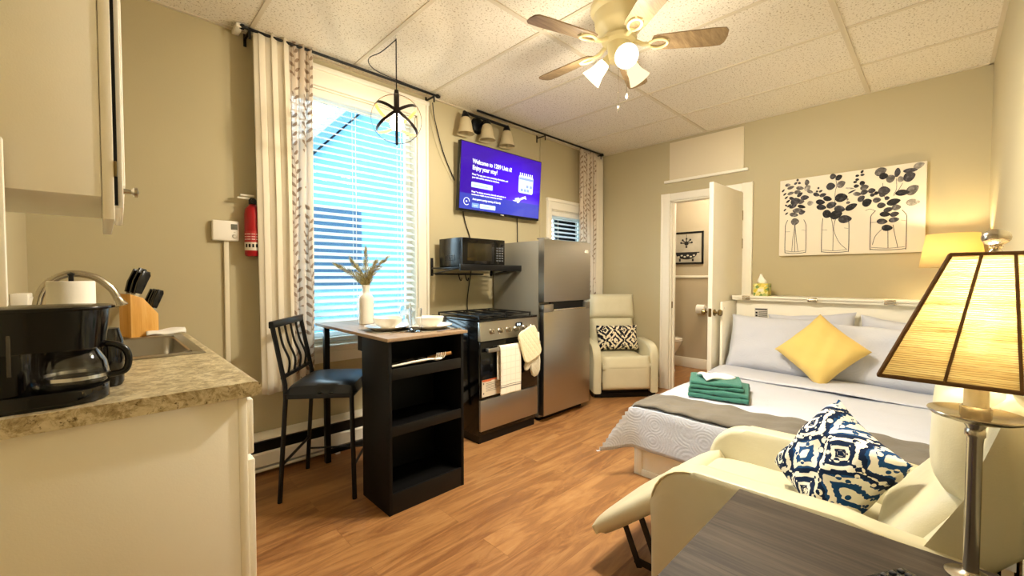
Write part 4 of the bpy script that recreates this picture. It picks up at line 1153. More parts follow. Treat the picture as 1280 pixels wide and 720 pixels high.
TX('screen_text', 'your info will be removed at checkout.', .0215, .125, .515, sq=.92, bold=.0004)
TX('screen_text', 'Press * to display streaming channels and settings to', .0205, .125, .735, sq=.92, bold=.0004)
TX('screen_text', 'continue to watch on your streaming services.', .0205, .125, .775, sq=.92, bold=.0004)
TX('screen_text', 'Auto power savings turning off shortly', .023, .14, .848, sq=.9, bold=.0006)
def rr(name, u0, v0, u1, v1, m, rad=.006, dy=0):
    a, b = SP(u0, v0), SP(u1, v1); g = G()
    pts = rrect(b[0]-a[0], a[2]-b[2], rad, 4, (a[0]+b[0])/2, (a[2]+b[2])/2)
    g.prism(pts, 'y', -.0142+dy, -.0137+dy); return B(name, g, m, scr, local=True, smooth=False)
rr('screen_button', .12, .575, .365, .655, M_btn)
rr('screen_button', .135, .895, .215, .965, M_btn2)
rr('screen_button', .225, .895, .41, .965, M_btn)
TX('button_text', 'Select checkout date', .021, .145, .63, M_ink, .9)
TX('button_text', 'Turn off now', .0175, .25, .942, M_ink, .9)
TX('button_text', 'Cancel', .0175, .15, .942, M_txt, .9)
a = SP(.075, .885); g = G(); g.tube([(a[0]+.03*math.cos(k*2*PI/32), -.0142, a[2]+.03*math.sin(k*2*PI/32)) for k in range(29)], .0022, 6); g.poly([(a[0]-.007, -.0145, a[2]-.009), (a[0]+.01, -.0145, a[2]), (a[0]-.007, -.0145, a[2]+.009)]); B('screen_icon', g, M_txt, scr, local=True)
M_cal = emis('screen_calendar', (.66, .83, 1, 1), 1.0); M_cal2 = emis('screen_calendar_head', (.28, .36, .78, 1), 1.0)
rr('screen_calendar', .695, .30, .895, .60, M_cal, .02)
rr('screen_calendar_head', .70, .335, .89, .375, M_cal2, .002, -.0006)
g = G()
for k in range(7):
    p = SP(.712+.0275*k, .285); g.box(p[0]-.005, p[0]+.005, -.0152, -.0144, p[2]-.028, p[2]+.014)
B('screen_calendar_ring', g, M_txt, scr, local=True)
for (u, v_) in ((.80, .455), (.85, .455), (.725, .525), (.77, .525), (.81, .525)): rr('screen_calendar_day', u, v_, u+.032, v_+.045, M_cal2, .004, -.0006)
g = G(); p = SP(.70, .72)
for q in ([(-.075, -.018), (.02, .012), (.085, .03), (.09, .022), (.03, -.004), (-.03, -.022)], [(-.05, .004), (.0, .018), (.02, .008), (-.02, -.006)], [(-.02, -.03), (.01, -.008), (.025, -.012), (.0, -.034)]):
    g.poly([(p[0]+x, -.0146, p[2]+z) for x, z in q])
for s in (0, 1): g.tube([(p[0]+.03, -.0146, p[2]+.006+.01*s), (p[0]+.09, -.0146, p[2]+.02+.02*s), (p[0]+.105, -.0146, p[2]+.012)], .003, 5)
B('screen_plane', g, M_txt, scr, local=True)
g = G(); g.box(-.02, .02, -.0135, -.012, -th/2+.006, -th/2+.014); B('maker_mark', g, simple('silver_mark', '#BFC3C6', .3), r, local=True)

# ================================================================== VANITY LIGHT (unlit)
r = T('wall_light', 'three-shade black vanity light above the television, unlit', 'wall light', (2.40, N, 2.53))
M = Matrix.Translation((2.385, N-.001, 2.515)) @ Matrix.Rotation(PI/2, 4, 'X')
g = G(); g.lathe([(0, .03), (.045, .028), (.062, .02), (.068, .006), (.072, 0)], seg=28, M=M); B('wall_plate', g, M_black, r)
yv = N-.11
g = G(); g.tube([(2.16, yv, 2.545), (2.65, yv, 2.545)], .012, 12); g.tube([(2.40, N-.02, 2.525), (2.40, yv, 2.545)], .014, 12)
for x in (2.16, 2.65): g.ball((x, yv, 2.545), .016)
B('arm_bar', g, M_black, r)
for x in (2.17, 2.405, 2.64):
    g = G(); g.lathe([(0, 2.55), (.018, 2.548), (.03, 2.53), (.034, 2.508), (.03, 2.506), (0, 2.506)], (x, yv, 0), 18); cp = B('shade_cap', g, M_black, r)
    g = G(); g.lathe([(.026, 2.51), (.04, 2.497), (.05, 2.46), (.058, 2.41), (.074, 2.372), (.071, 2.372), (.055, 2.41), (.047, 2.46), (.037, 2.495), (.026, 2.507)], (x, yv, 0), 26); B('glass_shade', g, M_frost_off, r)

# ================================================================== CEILING FAN
fc = (1.975, 1.215)
M_ivory = simple('ivory_enamel', '#DCCFA0', .32)
r = T('ceiling_fan', 'five-blade ceiling fan with three glass-shaded lights', 'ceiling fan', (fc[0], fc[1], ZC))
g = G(); g.lathe([(0, ZC-.002), (.148, ZC-.002), (.15, ZC-.02), (.143, ZC-.035), (.128, ZC-.045), (.125, ZC-.10), (.115, ZC-.125), (.085, ZC-.15), (.08, ZC-.165), (0, ZC-.165)], (*fc, 0), 40); B('motor_housing', g, M_ivory, r)
g = G(); g.lathe([(0, 2.455), (.088, 2.455), (.092, 2.445), (.085, 2.43), (.06, 2.42), (.055, 2.36), (.048, 2.335), (.02, 2.325), (0, 2.322)], (*fc, 0), 32); B('light_hub', g, M_ivory, r)
zb = 2.415
for k in range(5):
    a = math.radians(-54+72*k)
    M = Matrix.Translation((*fc, zb)) @ Matrix.Rotation(a, 4, 'Z') @ Matrix.Rotation(math.radians(-12), 4, 'X')
    g = G(); outl = [(.17, -.045), (.2, -.052), (.46, -.062), (.515, -.058), (.53, -.04), (.535, .0), (.53, .04), (.515, .058), (.46, .062), (.2, .052), (.17, .045), (.16, 0)]
    A = [g.b.verts.new(M @ Vector((p[0], p[1], .003))) for p in outl]; Bq = [g.b.verts.new(M @ Vector((p[0], p[1], -.003))) for p in outl]
    g.b.faces.new(A); g.b.faces.new(Bq[::-1])
    for i in range(len(A)): g.b.faces.new((A[i], Bq[i], Bq[(i+1) % len(A)], A[(i+1) % len(A)]))
    bl = B('fan_blade', g, M_blade, r)
    g = G(); g.tube([M @ Vector(p) for p in ((.08, 0, .02), (.12, 0, -.004), (.16, 0, -.008))], [.012, .012, .01], 8)
    ring = [M @ Vector((.20+.045*math.cos(q*2*PI/18), .03*math.sin(q*2*PI/18), -.008)) for q in range(18)]
    g.tube(ring, .007, 8, closed=True); g.box(.15, .165, -.02, .02, -.006, -.003, M=M); g.box(.238, .25, -.02, .02, -.006, -.003, M=M)
    B('blade_iron', g, M_ivory, bl)
sh_dirs = []
for k, az in enumerate((-135, 105, -15)):
    a = math.radians(az); tilt = math.radians(48 if k else 52)
    M = Matrix.Translation((fc[0]+.055*math.cos(a), fc[1]+.055*math.sin(a), 2.36)) @ Matrix.Rotation(a, 4, 'Z') @ Matrix.Rotation(PI-tilt, 4, 'Y')
    g = G(); g.lathe([(0, -.02), (.02, -.018), (.024, .02), (.026, .03), (0, .03)], seg=16, M=M); sk_ = B('lamp_socket', g, M_ivory, r)
    g = G(); g.lathe([(.026, .025), (.032, .04), (.04, .09), (.058, .135), (.0555, .135), (.038, .09), (.029, .042)], seg=26, M=M)
    B('glass_shade', g, M_fanshade if k < 2 else M_fanshade2, r)
    g = G(); g.ball((0, 0, .085), .026, 1, 1, 1.25, M=M); B('bulb', g, M_bulb, sk_)
    d = M @ Vector((0, 0, .15)); sh_dirs.append((d, (M.to_3x3() @ Vector((0, 0, 1))).normalized()))
for (dx, dy, ln, nm) in ((-.035, -.02, .26, 'a'), (.03, -.03, .18, 'b')):
    g = G(); x, y = fc[0]+dx, fc[1]+dy; g.tube([(x, y, 2.34), (x, y, 2.34-ln)], .0016, 6); g.lathe([(0, 0), (.004, .003), (.006, .02), (.003, .032), (0, .033)], (x, y, 2.34-ln-.028), 10)
    B('pull_chain', g, M_nickel, r)

# ================================================================== RECLINERS
def arm_profile(D, h):
    pts = [(-D/2, .05), (-D/2, h-.15)]
    for k in range(1, 8):
        a = math.radians(180-90*k/7); pts.append((-D/2+.15+.15*math.cos(a), h-.15+.15*math.sin(a)))
    pts += [(D*.1, h+.008), (D/2-.10, h-.01), (D/2-.05, h-.05), (D/2-.05, .05)]
    return pts
def pad(fn_front, fn_back, nu, nv, g):
    pass
def cushion(g, c, ex, ey, ez, w, d, t, n=14, p=6, rim=.12):
    """pillow-like slab: centre c, half axes directions"""
    c = Vector(c); ex = Vector(ex).normalized(); ey = Vector(ey).normalized(); ez = Vector(ez).normalized()
    def top(u, v_, s=1):
        a, b = 2*u-1, 2*v_-1
        k = (max(0, 1-abs(a)**p)*max(0, 1-abs(b)**p))**.5
        return c+ex*(w/2*a)+ey*(d/2*b)+ez*(s*t/2*(rim+(1-rim)*k))
    g.grid(lambda u, v_: top(u, v_), n, n); g.grid(lambda u, v_: top(u, 1-v_, -1), n, n)
    # close the rim
    for side in range(4):
        A, Bq = [], []
        for i in range(n+1):
            u, v_ = ((i/n, 0), (i/n, 1), (0, i/n), (1, i/n))[side]
            A.append(g.b.verts.new(top(u, v_))); Bq.append(g.b.verts.new(top(u, v_, -1)))
        for i in range(n): g.b.faces.new((A[i], A[i+1], Bq[i+1], Bq[i]))
    bmesh.ops.remove_doubles(g.b, verts=g.b.verts, dist=.0004)

def recliner(label, loc, rot, Wd, D, ah, armt, reclined):
    r = T('recliner', label, 'recliner', loc, rot)
    for s in (-1, 1):
        g = G(); x0, x1 = s*(Wd/2-armt), s*Wd/2
        g.prism(arm_profile(D, ah), 'x', min(x0, x1), max(x0, x1), .022, 4); ar = B('armrest', g, M_leather, r, local=True, angle=60)
        g = G(); pr = arm_profile(D, ah)[1:-1]
        g.tube([(s*(Wd/2-.004), p[0]+.004, p[1]-.006) for p in pr], .004, 6); B('piping', g, M_seam, ar, local=True)
    iw = Wd-2*armt-.004
    g = G(); g.box(-iw/2, iw/2, -D/2+.05, D/2-.08, .0, .10); g.box(-Wd/2+.02, Wd/2-.02, -D/2+.03, D/2-.08, .012, .05); B('base', g, M_black, r, local=True)
    sh = .40 if not reclined else .445
    g = G(); yb = D/2-.22 if not reclined else D/2-.25
    g.box(-iw/2, iw/2, -D/2+.07, yb, .14, sh-.07, .02)
    cushion(g, (0, (-D/2+.02+yb)/2, sh-.06), (1, 0, 0), (0, 1, .06 if not reclined else 0), (0, -.06 if not reclined else 0, 1), iw, yb+D/2-.02, .15, 14, 5); B('seat_cushion', g, M_leather, r, local=True, angle=70)
    if not reclined:
        g = G(); cushion(g, (0, -D/2-.005, .215), (1, 0, 0), (0, .0, 1), (0, -1, 0), iw-.004, .25, .09, 14, 8)
        cushion(g, (0, -D/2+.01, .345), (1, 0, 0), (0, .35, 1), (0, -1, .35), iw-.004, .14, .10, 14, 6); B('footrest', g, M_leather, r, local=True, angle=70)
        b0, b1 = Vector((0, D/2-.20, sh-.02)), Vector((0, D/2-.085, .985))
    else:
        g = G(); a0, a1 = Vector((0, -D/2+.03, .425)), Vector((0, -D/2-.275, .165))
        d = (a1-a0); nrm = Vector((0, d.z, -d.y)).normalized(); nrm = nrm if nrm.z > 0 else -nrm
        cushion(g, (a0+a1)/2-nrm*.01, (1, 0, 0), d, nrm, iw-.004, d.length+.06, .085, 18, 7, .4); B('footrest', g, M_leather, r, local=True, angle=70)
        for s in (-1, 1):
            x = s*(iw/2-.05)
            g = G()
            M = Matrix.Translation((0, -D/2-.135, .245)) @ Matrix.Rotation(math.radians(39), 4, 'X')
            g.box(x-.010, x+.010, -.11, .11, -.012, .0, M=M)
            for q in (-.06, .03):
                p = M @ Vector((0, q, -.006))
                g.box(x-.004, x+.004, -.011, .011, -.17, 0, M=Matrix.Translation(p) @ Matrix.Rotation(math.radians(24), 4, 'X'))
            g.box(x-.005, x+.005, -D/2-.13, -D/2+.06, .06, .082)
            B('footrest_linkage', g, M_black, r, local=True)
        b0, b1 = Vector((0, D/2-.22, sh-.04)), Vector((0, D/2-.075, .93))
    if reclined: segs = (Vector((0, .19, .43)), Vector((0, .355, .665)), Vector((0, .365, .925)))
    else: segs = (b0, b0+(b1-b0)*.6, b1)
    th_ = .13; bw = iw+.02 if not reclined else iw+.03
    for i, nm in ((0, 'backrest'), (1, 'headrest')):
        p, q = segs[i], segs[i+1]; d = (q-p).normalized(); nrm = Vector((0, -d.z, d.y))
        g = G()
        if i == 0: cushion(g, (p+q)/2+nrm*.01, (1, 0, 0), d, nrm, iw-.004, (q-p).length+.03, th_, 16, 6)
        else: cushion(g, (p+q)/2+nrm*(.03 if reclined else .022), (1, 0, 0), d, nrm, bw, (q-p).length+.02, th_+.03, 16, 5)
        B(nm, g, M_leather, r, local=True, angle=70)
    if reclined:
        g = G(); g.prism([(.13, .36), (.20, .33), (D/2-.035, .60), (D/2-.03, .90), (D/2-.06, .93), (.345, .90), (.325, .68)], 'x', -Wd/2+.022, Wd/2-.022, .02, 3)
        g.box(-Wd/2+.03, Wd/2-.03, .16, D/2-.06, .10, .42, .02)
    else:
        p, q = segs[0], segs[2]; d = (q-p).normalized(); nrm = Vector((0, -d.z, d.y)); Lb = (q-p).length
        g = G(); c = (p+q)/2-nrm*.055+d*.06
        M = Matrix.Translation(c) @ Matrix(((1, 0, 0), (0, nrm.y, d.y), (0, nrm.z, d.z))).to_4x4()
        g.box(-bw/2+.004, bw/2-.004, -.05, .05, -Lb/2+.12, Lb/2-.05, .025, 3, M=M)
    B('back_shell', g, M_leather, r, local=True, angle=60)
    if reclined:
        g = G()
        for s in (-1, 1): g.box(s*(Wd/2-.05)-.018, s*(Wd/2-.05)+.018, D/2-.07, D/2-.035, 0, .40)
        B('rear_post', g, M_black, r, local=True)
    return r
# the near one, facing the window wall
RX, RW, RD = 1.67, .61, .88
recliner('cream leather recliner beside the grey table, footrest out', (RX, .262, 0), PI, RW, RD, .56, .08, True)
# the far one in the corner
recliner('cream leather recliner in the corner by the bathroom door', (3.845, 2.375, 0), math.radians(-39), .66, .62, .535, .085, False)

def rumple(o, size, strength, depth=2, subdiv=0):
    if subdiv:
        m = o.modifiers.new('smooth', 'SUBSURF'); m.levels = subdiv; m.render_levels = subdiv
    tx = bpy.data.textures.new('rumple', 'CLOUDS'); tx.noise_scale = size; tx.noise_depth = depth
    m = o.modifiers.new('rumple', 'DISPLACE'); m.texture = tx; m.strength = strength; m.mid_level = .5; m.texture_coords = 'GLOBAL'
# decorative pillows --------------------------------------------------
def pillow(name, label, cat, c, rot, w, h, t, mat, n=22, pinch=.10, grp=None, sag=0.0):
    """square pillow in local XZ plane, thickness along Y"""
    r = bpy.data.objects.new
    g = G()
    def f(u, v_, s):
        a, b = 2*u-1, 2*v_-1
        k = (max(0, 1-a**4)*max(0, 1-b**4))**.55
        ea = 1-pinch*(1-b*b)*abs(a)**2*.9; eb = 1-pinch*(1-a*a)*abs(b)**2*.9
        wr = .004*math.sin(11*a+5*b)+.004*math.sin(9*b-4*a)
        return Vector((w/2*a*eb if False else w/2*a*(1-pinch*(1-b*b)), s*(t/2*k+.004)+wr*k, h/2*b*(1-pinch*(1-a*a))-sag*k*.0))
    g.grid(lambda u, v_: f(u, v_, -1), n, n); g.grid(lambda u, v_: f(u, 1-v_, 1), n, n)
    for side in range(4):
        A, Bq = [], []
        for i in range(n+1):
            u, v_ = ((i/n, 0), (i/n, 1), (0, i/n), (1, i/n))[side]
            A.append(g.b.verts.new(f(u, v_, -1))); Bq.append(g.b.verts.new(f(u, v_, 1)))
        for i in range(n): g.b.faces.new((A[i], A[i+1], Bq[i+1], Bq[i]))
    bmesh.ops.remove_doubles(g.b, verts=g.b.verts, dist=.0004)
    o = B(name, g, mat, None, angle=70); o.location = c; o.rotation_euler = rot
    o['label'] = label; o['category'] = cat
    if grp: o['group'] = grp
    rumple(o, .10, .016 if name == 'bed_pillow' else .007)
    return o
def ikat(name, dark, dark2, lightc, n, m, ringk, seed, warp=.02):
    t = NT(name); v = t.coord()
    nz = t.n('ShaderNodeTexNoise'); t.l(t.coord(scale=(1, 1, .35)), nz.inputs['Vector']); nz.inputs['Scale'].default_value = 60; nz.inputs['Detail'].default_value = 2
    sep = t.n('ShaderNodeSeparateXYZ'); t.l(v, sep.inputs[0])
    jit = t.math('MULTIPLY', t.math('SUBTRACT', nz.outputs[0], .5), warp)
    x = t.math('ADD', sep.outputs[0], jit); z = t.math('ADD', sep.outputs[2], t.math('MULTIPLY', jit, .6))
    fx = t.math('ABSOLUTE', t.math('SUBTRACT', t.math('FRACT', t.math('MULTIPLY_ADD', x, n, .5+seed)), .5))
    fz = t.math('ABSOLUTE', t.math('SUBTRACT', t.math('FRACT', t.math('MULTIPLY_ADD', z, m, .5+seed*.7)), .5))
    d = t.math('ADD', fx, fz)
    ring = t.math('SINE', t.math('MULTIPLY', d, ringk))
    vo = t.n('ShaderNodeTexVoronoi'); t.l(v, vo.inputs['Vector']); vo.inputs['Scale'].default_value = n*4
    dots = t.math('LESS_THAN', vo.outputs['Distance'], .26)
    scr = t.math('SINE', t.math('MULTIPLY', t.math('SUBTRACT', t.math('MULTIPLY', fx, fz), 0.0), 150.0))
    mask = t.math('GREATER_THAN', t.math('ADD', ring, t.math('MULTIPLY', scr, .55)), .12)
    mask = t.math('ABSOLUTE', t.math('SUBTRACT', mask, dots))
    sel = t.math('GREATER_THAN', d, .42)
    dk = t.mix(sel, hexc(dark), hexc(dark2))
    c = t.mix(mask, dk, hexc(lightc))
    t.bsdf(c, .85, 0, t.bump(t.noise(v, 500, 2), .2, .003), spec=.15); return t.m
M_ikat1 = ikat('blue_ikat', '#1C4472', '#14233F', '#E9E4D4', 7.4, 6.2, 24, .13, .02)
M_ikat2 = ikat('dark_damask', '#26222C', '#1C1A24', '#E3D8BC', 5.2, 4.6, 24, .25, .02)
pillow('throw_pillow', 'blue and white ikat pillow on the near recliner', 'pillow', (1.655, .225, .60), (math.radians(-26), math.radians(22), math.radians(226)), .28, .32, .18, M_ikat1)
pillow('throw_pillow', 'dark damask pillow on the corner recliner', 'pillow', (3.85, 2.36, .555), (math.radians(-16), 0, math.radians(-39)), .44, .26, .14, M_ikat2, pinch=.05)

# ================================================================== BED
r = T('murphy_bed', 'white cabinet bed folded open against the wall', 'bed', (3.3, .54, 0))
bxb = 4.02; by1_, by0_ = 1.285, S+.003; bfoot = 2.30
g = G(); g.box(bxb, bxb+.018, by0_, by1_-.019, .02, .99, .002); B('back_panel', g, M_white, r)
g = G(); g.box(3.685, bxb+.018, by1_-.018, by1_, .0, .985, .002); sp_ = B('side_panel', g, M_white, r)
g = G()
for z in (.93, .2):
    M = Matrix.Translation((3.73, by1_-.018, z)) @ Matrix.Rotation(PI/2, 4, 'X'); g.lathe([(0, .0015), (.004, .0015), (.005, 0)], seg=10, M=M)
B('screw_cap', g, M_chrome, sp_)
g = G(); g.box(3.97, E_-.004, by0_, by1_+.0, .992, 1.012, .002); g.box(3.955, 3.985, by0_, by1_, 1.0125, 1.03, .003); g.box(3.985, E_-.004, by0_, by1_, 1.0125, 1.027, .002); sh_ = B('folded_lid', g, M_white, r)
for y in (1.17, .70, .25):
    g = G(); g.box(3.95, 3.9555, y-.03, y+.03, .995, 1.03, .001); g.tube([(3.952, y-.03, 1.013), (3.952, y+.03, 1.013)], .006, 8); B('hinge', g, M_nickel, r)
g = G(); g.box(bxb+.018, E_-.004, by1_-.018, by1_, 0, .99); B('rear_box', g, M_white, r)
g = G(); g.box(bfoot, bxb-.002, by0_+.01, by1_-.02, .16, .20, .002); B('slat_base', g, M_white, r)
g = G(); g.box(bfoot, bfoot+.02, by0_+.01, by1_-.0, 0, .36, .002)
for (a, b) in ((by1_-.05, by1_), (by0_+.01, by0_+.05)): g.box(bfoot-.006, bfoot+.001, a, b, 0, .36, .002)
g.box(bfoot-.006, bfoot+.001, by0_+.05, by1_-.05, 0, .04, .002); B('foot_panel', g, M_white, r)
g = G(); g.box(bfoot+.02, 3.684, by1_-.02, by1_, 0, .20, .002); B('side_rail', g, M_white, r)
g = G(); g.box(bxb-.0015, bxb, 1.02, 1.12, .845, .925); lb = B('paper_label', g, simple('pale_label', '#CFCBC2', .6), r, label='printed instruction label')
g = G(); g.box(bxb-.0025, bxb-.0014, 1.025, 1.115, .91, .92)
for k in range(5): g.box(bxb-.0025, bxb-.0014, 1.025, 1.09, .895-.011*k, .899-.011*k)
for z in (.885, .86): g.box(bxb-.0025, bxb-.0014, 1.097, 1.113, z-.008, z+.008)
B('label_print', g, M_black, lb)

mzt = .43
g = G(); g.box(2.31, 3.99, by0_+.012, by1_-.03, .205, mzt-.012, .04, 3); TM('mattress', g, M_sheet, 'white mattress on the cabinet bed', 'mattress')

# quilt
x0q, x1q, y0q, y1q = 2.29, 3.42, S+.014, 1.255
g = G()
DX, DY = .27, .27
def qf(u, v_):
    s = x0q-DX+(x1q-x0q+DX)*u; t_ = y0q+(y1q+DY-y0q)*v_
    ex, ey = max(0, x0q-s), max(0, t_-y1q)
    x, y = max(s, x0q), min(t_, y1q)
    rr_ = .03
    z = mzt+.006*math.sin(5*s+2*t_)*math.sin(4*t_)*.6+.003*math.sin(17*s)*math.sin(13*t_)
    def drop(e):
        if e < rr_*PI/2: a = e/rr_; return rr_*math.sin(a), rr_*(1-math.cos(a))
        return rr_, rr_+(e-rr_*PI/2)
    ox_, dz1 = drop(ex); oy_, dz2 = drop(ey)
    mn = min(ex, ey)
    if ex > 0: x = x0q-ox_-.16*max(0, ex-.05)*(.55+.45*math.sin(3.1*t_+1.0))-.55*mn
    if ey > 0: y = y1q+oy_+.12*max(0, ey-.05)*(.5+.5*math.sin(5*s))+.5*mn
    dz = max(dz1, dz2)-.12*mn*0
    if mn > 0: dz = max(dz1, dz2)*1.0+.10*mn
    return (x, y, z-dz)
g.grid(qf, 64, 72)
q_ = TM('quilt', g, M_quilt, 'white embossed quilt covering the bed', 'quilt', solid=.010); rumple(q_, .13, .008)

# turned-down sheet band
g = G()
def sf_(u, v_):
    x = 3.36+.40*u; y = y0q+.01+(1.245-y0q)*v_
    return (x, y, mzt+.012+.018*math.sin(PI*min(1, max(0, (u+.02)*1.0)))**.5+.004*math.sin(8*y+3*x))
g.grid(sf_, 16, 48); TM('top_sheet', g, M_sheet, 'white sheet folded back below the pillows', 'sheet', solid=.008); rumple(COL.objects['top_sheet'], .09, .008)

# grey throw
g = G()
def tf(u, v_):
    t_ = y0q+.02+(y1q+.15-y0q)*v_
    wv = .02*math.sin(3.2*t_+.6)+.012*math.sin(8*t_)
    xa, xb = 2.268, 2.60+wv-.06*v_
    ey = max(0, t_-y1q); y = min(t_, y1q)+min(ey, .03)*1.2+.05*ey
    x = xa+(xb-xa)*u
    fo = max(0, 2.29-x)
    z = mzt+.014+.006*math.sin(21*t_+6*u)*math.sin(9*u+3*t_)+.004*math.sin(40*t_)
    z -= (ey if ey < .03 else ey)+fo*.5
    return (x, y, z)
g.grid(tf, 16, 90); TM('throw_blanket', g, M_throw, 'grey plush throw laid across the foot of the bed', 'blanket', solid=.014)
throw = COL.objects['throw_blanket']; rumple(throw, .07, .010)
g = G(); g.tube([tf(0, q/60)+() for q in range(61)], .006, 8); B('edge_binding', g, M_throw_edge, throw, label='dark edge binding')

# pillows: two quilted shams, two plain behind, yellow cushion
YW = PI/2   # face -X : local -Y -> -X
def bedpillow(lab, c, lean, w, h, t, mat, roll=0, yaw=0, **kw):
    M = Matrix.Rotation(math.radians(-90+yaw), 4, 'Z') @ Matrix.Rotation(math.radians(-lean), 4, 'X') @ Matrix.Rotation(math.radians(roll), 4, 'Y')
    return pillow('bed_pillow' if mat is not M_yellow else 'yellow_cushion', lab, 'pillow', c, M.to_euler(), w, h, t, mat, **kw)
bedpillow('white quilted pillow nearest the bathroom door', (3.80, .93, .655), 22, .64, .46, .17, M_quilt, pinch=.05)
bedpillow('white quilted pillow behind the lamp side of the yellow cushion', (3.815, .24, .64), 24, .66, .44, .17, M_quilt, pinch=.05)
bedpillow('plain white pillow standing behind the yellow cushion', (3.952, .70, .70), 4, .58, .42, .10, M_sheet, roll=-5)
bedpillow('plain white pillow standing behind the lamp-side quilted pillow', (3.952, .16, .69), 4, .54, .40, .10, M_sheet, roll=6)
bedpillow('yellow square cushion standing on its corner on the bed', (3.63, .59, .672), 27, .395, .395, .15, M_yellow, roll=40, pinch=.06)

# towels on the bed
def towel(name, lab, c, rz, w, d, z0, hts, mat, n=24):
    g = G(); M = Matrix.Translation((c[0], c[1], 0)) @ Matrix.Rotation(rz, 4, 'Z')
    # folded stack: one sheet running back and forth
    z = z0
    for i, h in enumerate(hts):
        k = 1-.025*i
        prof = []
        for j in range(9):
            a = -PI/2+PI*j/8; prof.append((d/2*k-h/2+h/2*math.cos(a), z+h/2+h/2*math.sin(a)))
        prof += [(-d/2*k+.004, z+h), (-d/2*k, z+h*.5), (-d/2*k+.004, z)]
        nx = 12
        rings = []
        for q in range(nx+1):
            xx = -w/2*k+w*k*q/nx
            wob = .004*math.sin(9*q/nx+i*2)
            rings.append([g.b.verts.new(M @ Vector((xx, p[0]+.004*math.sin(5*q/nx+i), p[1]+wob*(p[1]-z)/h*.8))) for p in prof])
        for A, Bq in zip(rings, rings[1:]):
            for j in range(len(A)): g.b.faces.new((A[j], A[(j+1) % len(A)], Bq[(j+1) % len(A)], Bq[j]))
        g.b.faces.new(rings[0][::-1]); g.b.faces.new(rings[-1])
        z += h*.96
    o = TM(name, g, mat, lab, 'towel'); b = o.modifiers.new('round', 'BEVEL'); b.width = .006; b.segments = 2; b.limit_method = 'ANGLE'; b.angle_limit = .8
    rumple(o, .05, .012, 2, 1); return o
towel('bath_towel', 'folded green bath towel lying at the bottom of the bed stack', (2.83, .985), math.radians(-75), .34, .36, mzt+.012, (.028, .028), M_green)
towel('hand_towel', 'folded green towel on top of the other green towel', (2.80, 1.0), math.radians(-68), .30, .27, mzt+.068, (.024, .024), M_green)
g = G()
def wc(u, v_):
    a = math.radians(-25); x = .24*(u-.5)*(1-.55*v_); y = .15*(v_-.5)
    return (2.80+x*math.cos(a)-y*math.sin(a), 1.02+x*math.sin(a)+y*math.cos(a), mzt+.122+.022*math.sin(PI*v_)*(.5+.5*math.cos(5*u))+.008*math.sin(6*u))
g.grid(wc, 14, 12); rumple(TM('washcloth', g, M_cloth_w, 'white washcloth folded on the green towels', 'washcloth', solid=.010), .06, .015)

# tissue box on the folded lid
r = T('tissue_box', 'yellow and green tissue box on the shelf above the bed', 'tissue box', (4.10, 1.085, 1.0275))
t = NT('tissue_print'); v = t.coord(); vo = t.n('ShaderNodeTexVoronoi'); t.l(v, vo.inputs['Vector']); vo.inputs['Scale'].default_value = 38
t.bsdf(t.ramp(vo.outputs['Color'], [(.2, hexc('#6E8A4A')), (.4, hexc('#D9C23C')), (.6, hexc('#E8DFA0')), (.8, hexc('#8FA55A'))]), .5)
g = G(); g.box(4.045, 4.155, 1.03, 1.14, 1.0275, 1.135, .003); bo = B('box', g, t.m, r)
g = G(); g.box(4.0436, 4.0452, 1.065, 1.105, 1.065, 1.09); B('label_patch', g, simple('pale_patch', '#E5E0CF', .5), bo)
g = G()
def ts(u, v_):
    a = 2*PI*u; rr_ = .012+.030*math.sin(PI*(.15+.8*v_))*(1-.55*v_)
    return (4.10+rr_*math.cos(a)*(1+.25*math.cos(3*a)), 1.085+rr_*math.sin(a)*(1+.25*math.sin(2*a))+.012*v_, 1.134+.085*v_*(.8+.2*math.cos(2*a)))
g.grid(ts, 24, 10); B('tissue', g, M_paper, r, solid=.001)

# ================================================================== CANVAS PICTURE
r = T('canvas_picture', 'wide canvas of grey leaf sprigs in three glass jars', 'picture', (E_, .545, 1.375))
cy0, cy1, cz0, cz1 = .088, 1.0, 1.374, 2.026
xc = E_-.033
g = G(); g.box(xc, E_-.002, cy0, cy1, cz0, cz1, .003); B('canvas', g, fabric('canvas_cream', '#EFE6D3', 300, bump=.15, var=.01, sheen=0), r)
def AP(px, py):
    u = (px-20)/1028; top = 172-142*u; bot = 690-30*u
    return (cy1-u*(cy1-cy0), cz1-(py-top)/(bot-top)*(cz1-cz0))
def ink(name, c):
    t = NT(name); f = t.noise(t.coord(), 30, 3, .6, .8); c = hexc(c)
    t.bsdf(t.ramp(f, [(.3, tuple(x*.55 for x in c[:3])+(1,)), (.52, c), (.72, tuple(min(1, x*2.4+.04) for x in c[:3])+(1,))]), .8); return t.m
M_inks = [ink('ink_%d' % i, c) for i, c in enumerate(('#1E1D22', '#3D3B40', '#64605E', '#98928A'))]
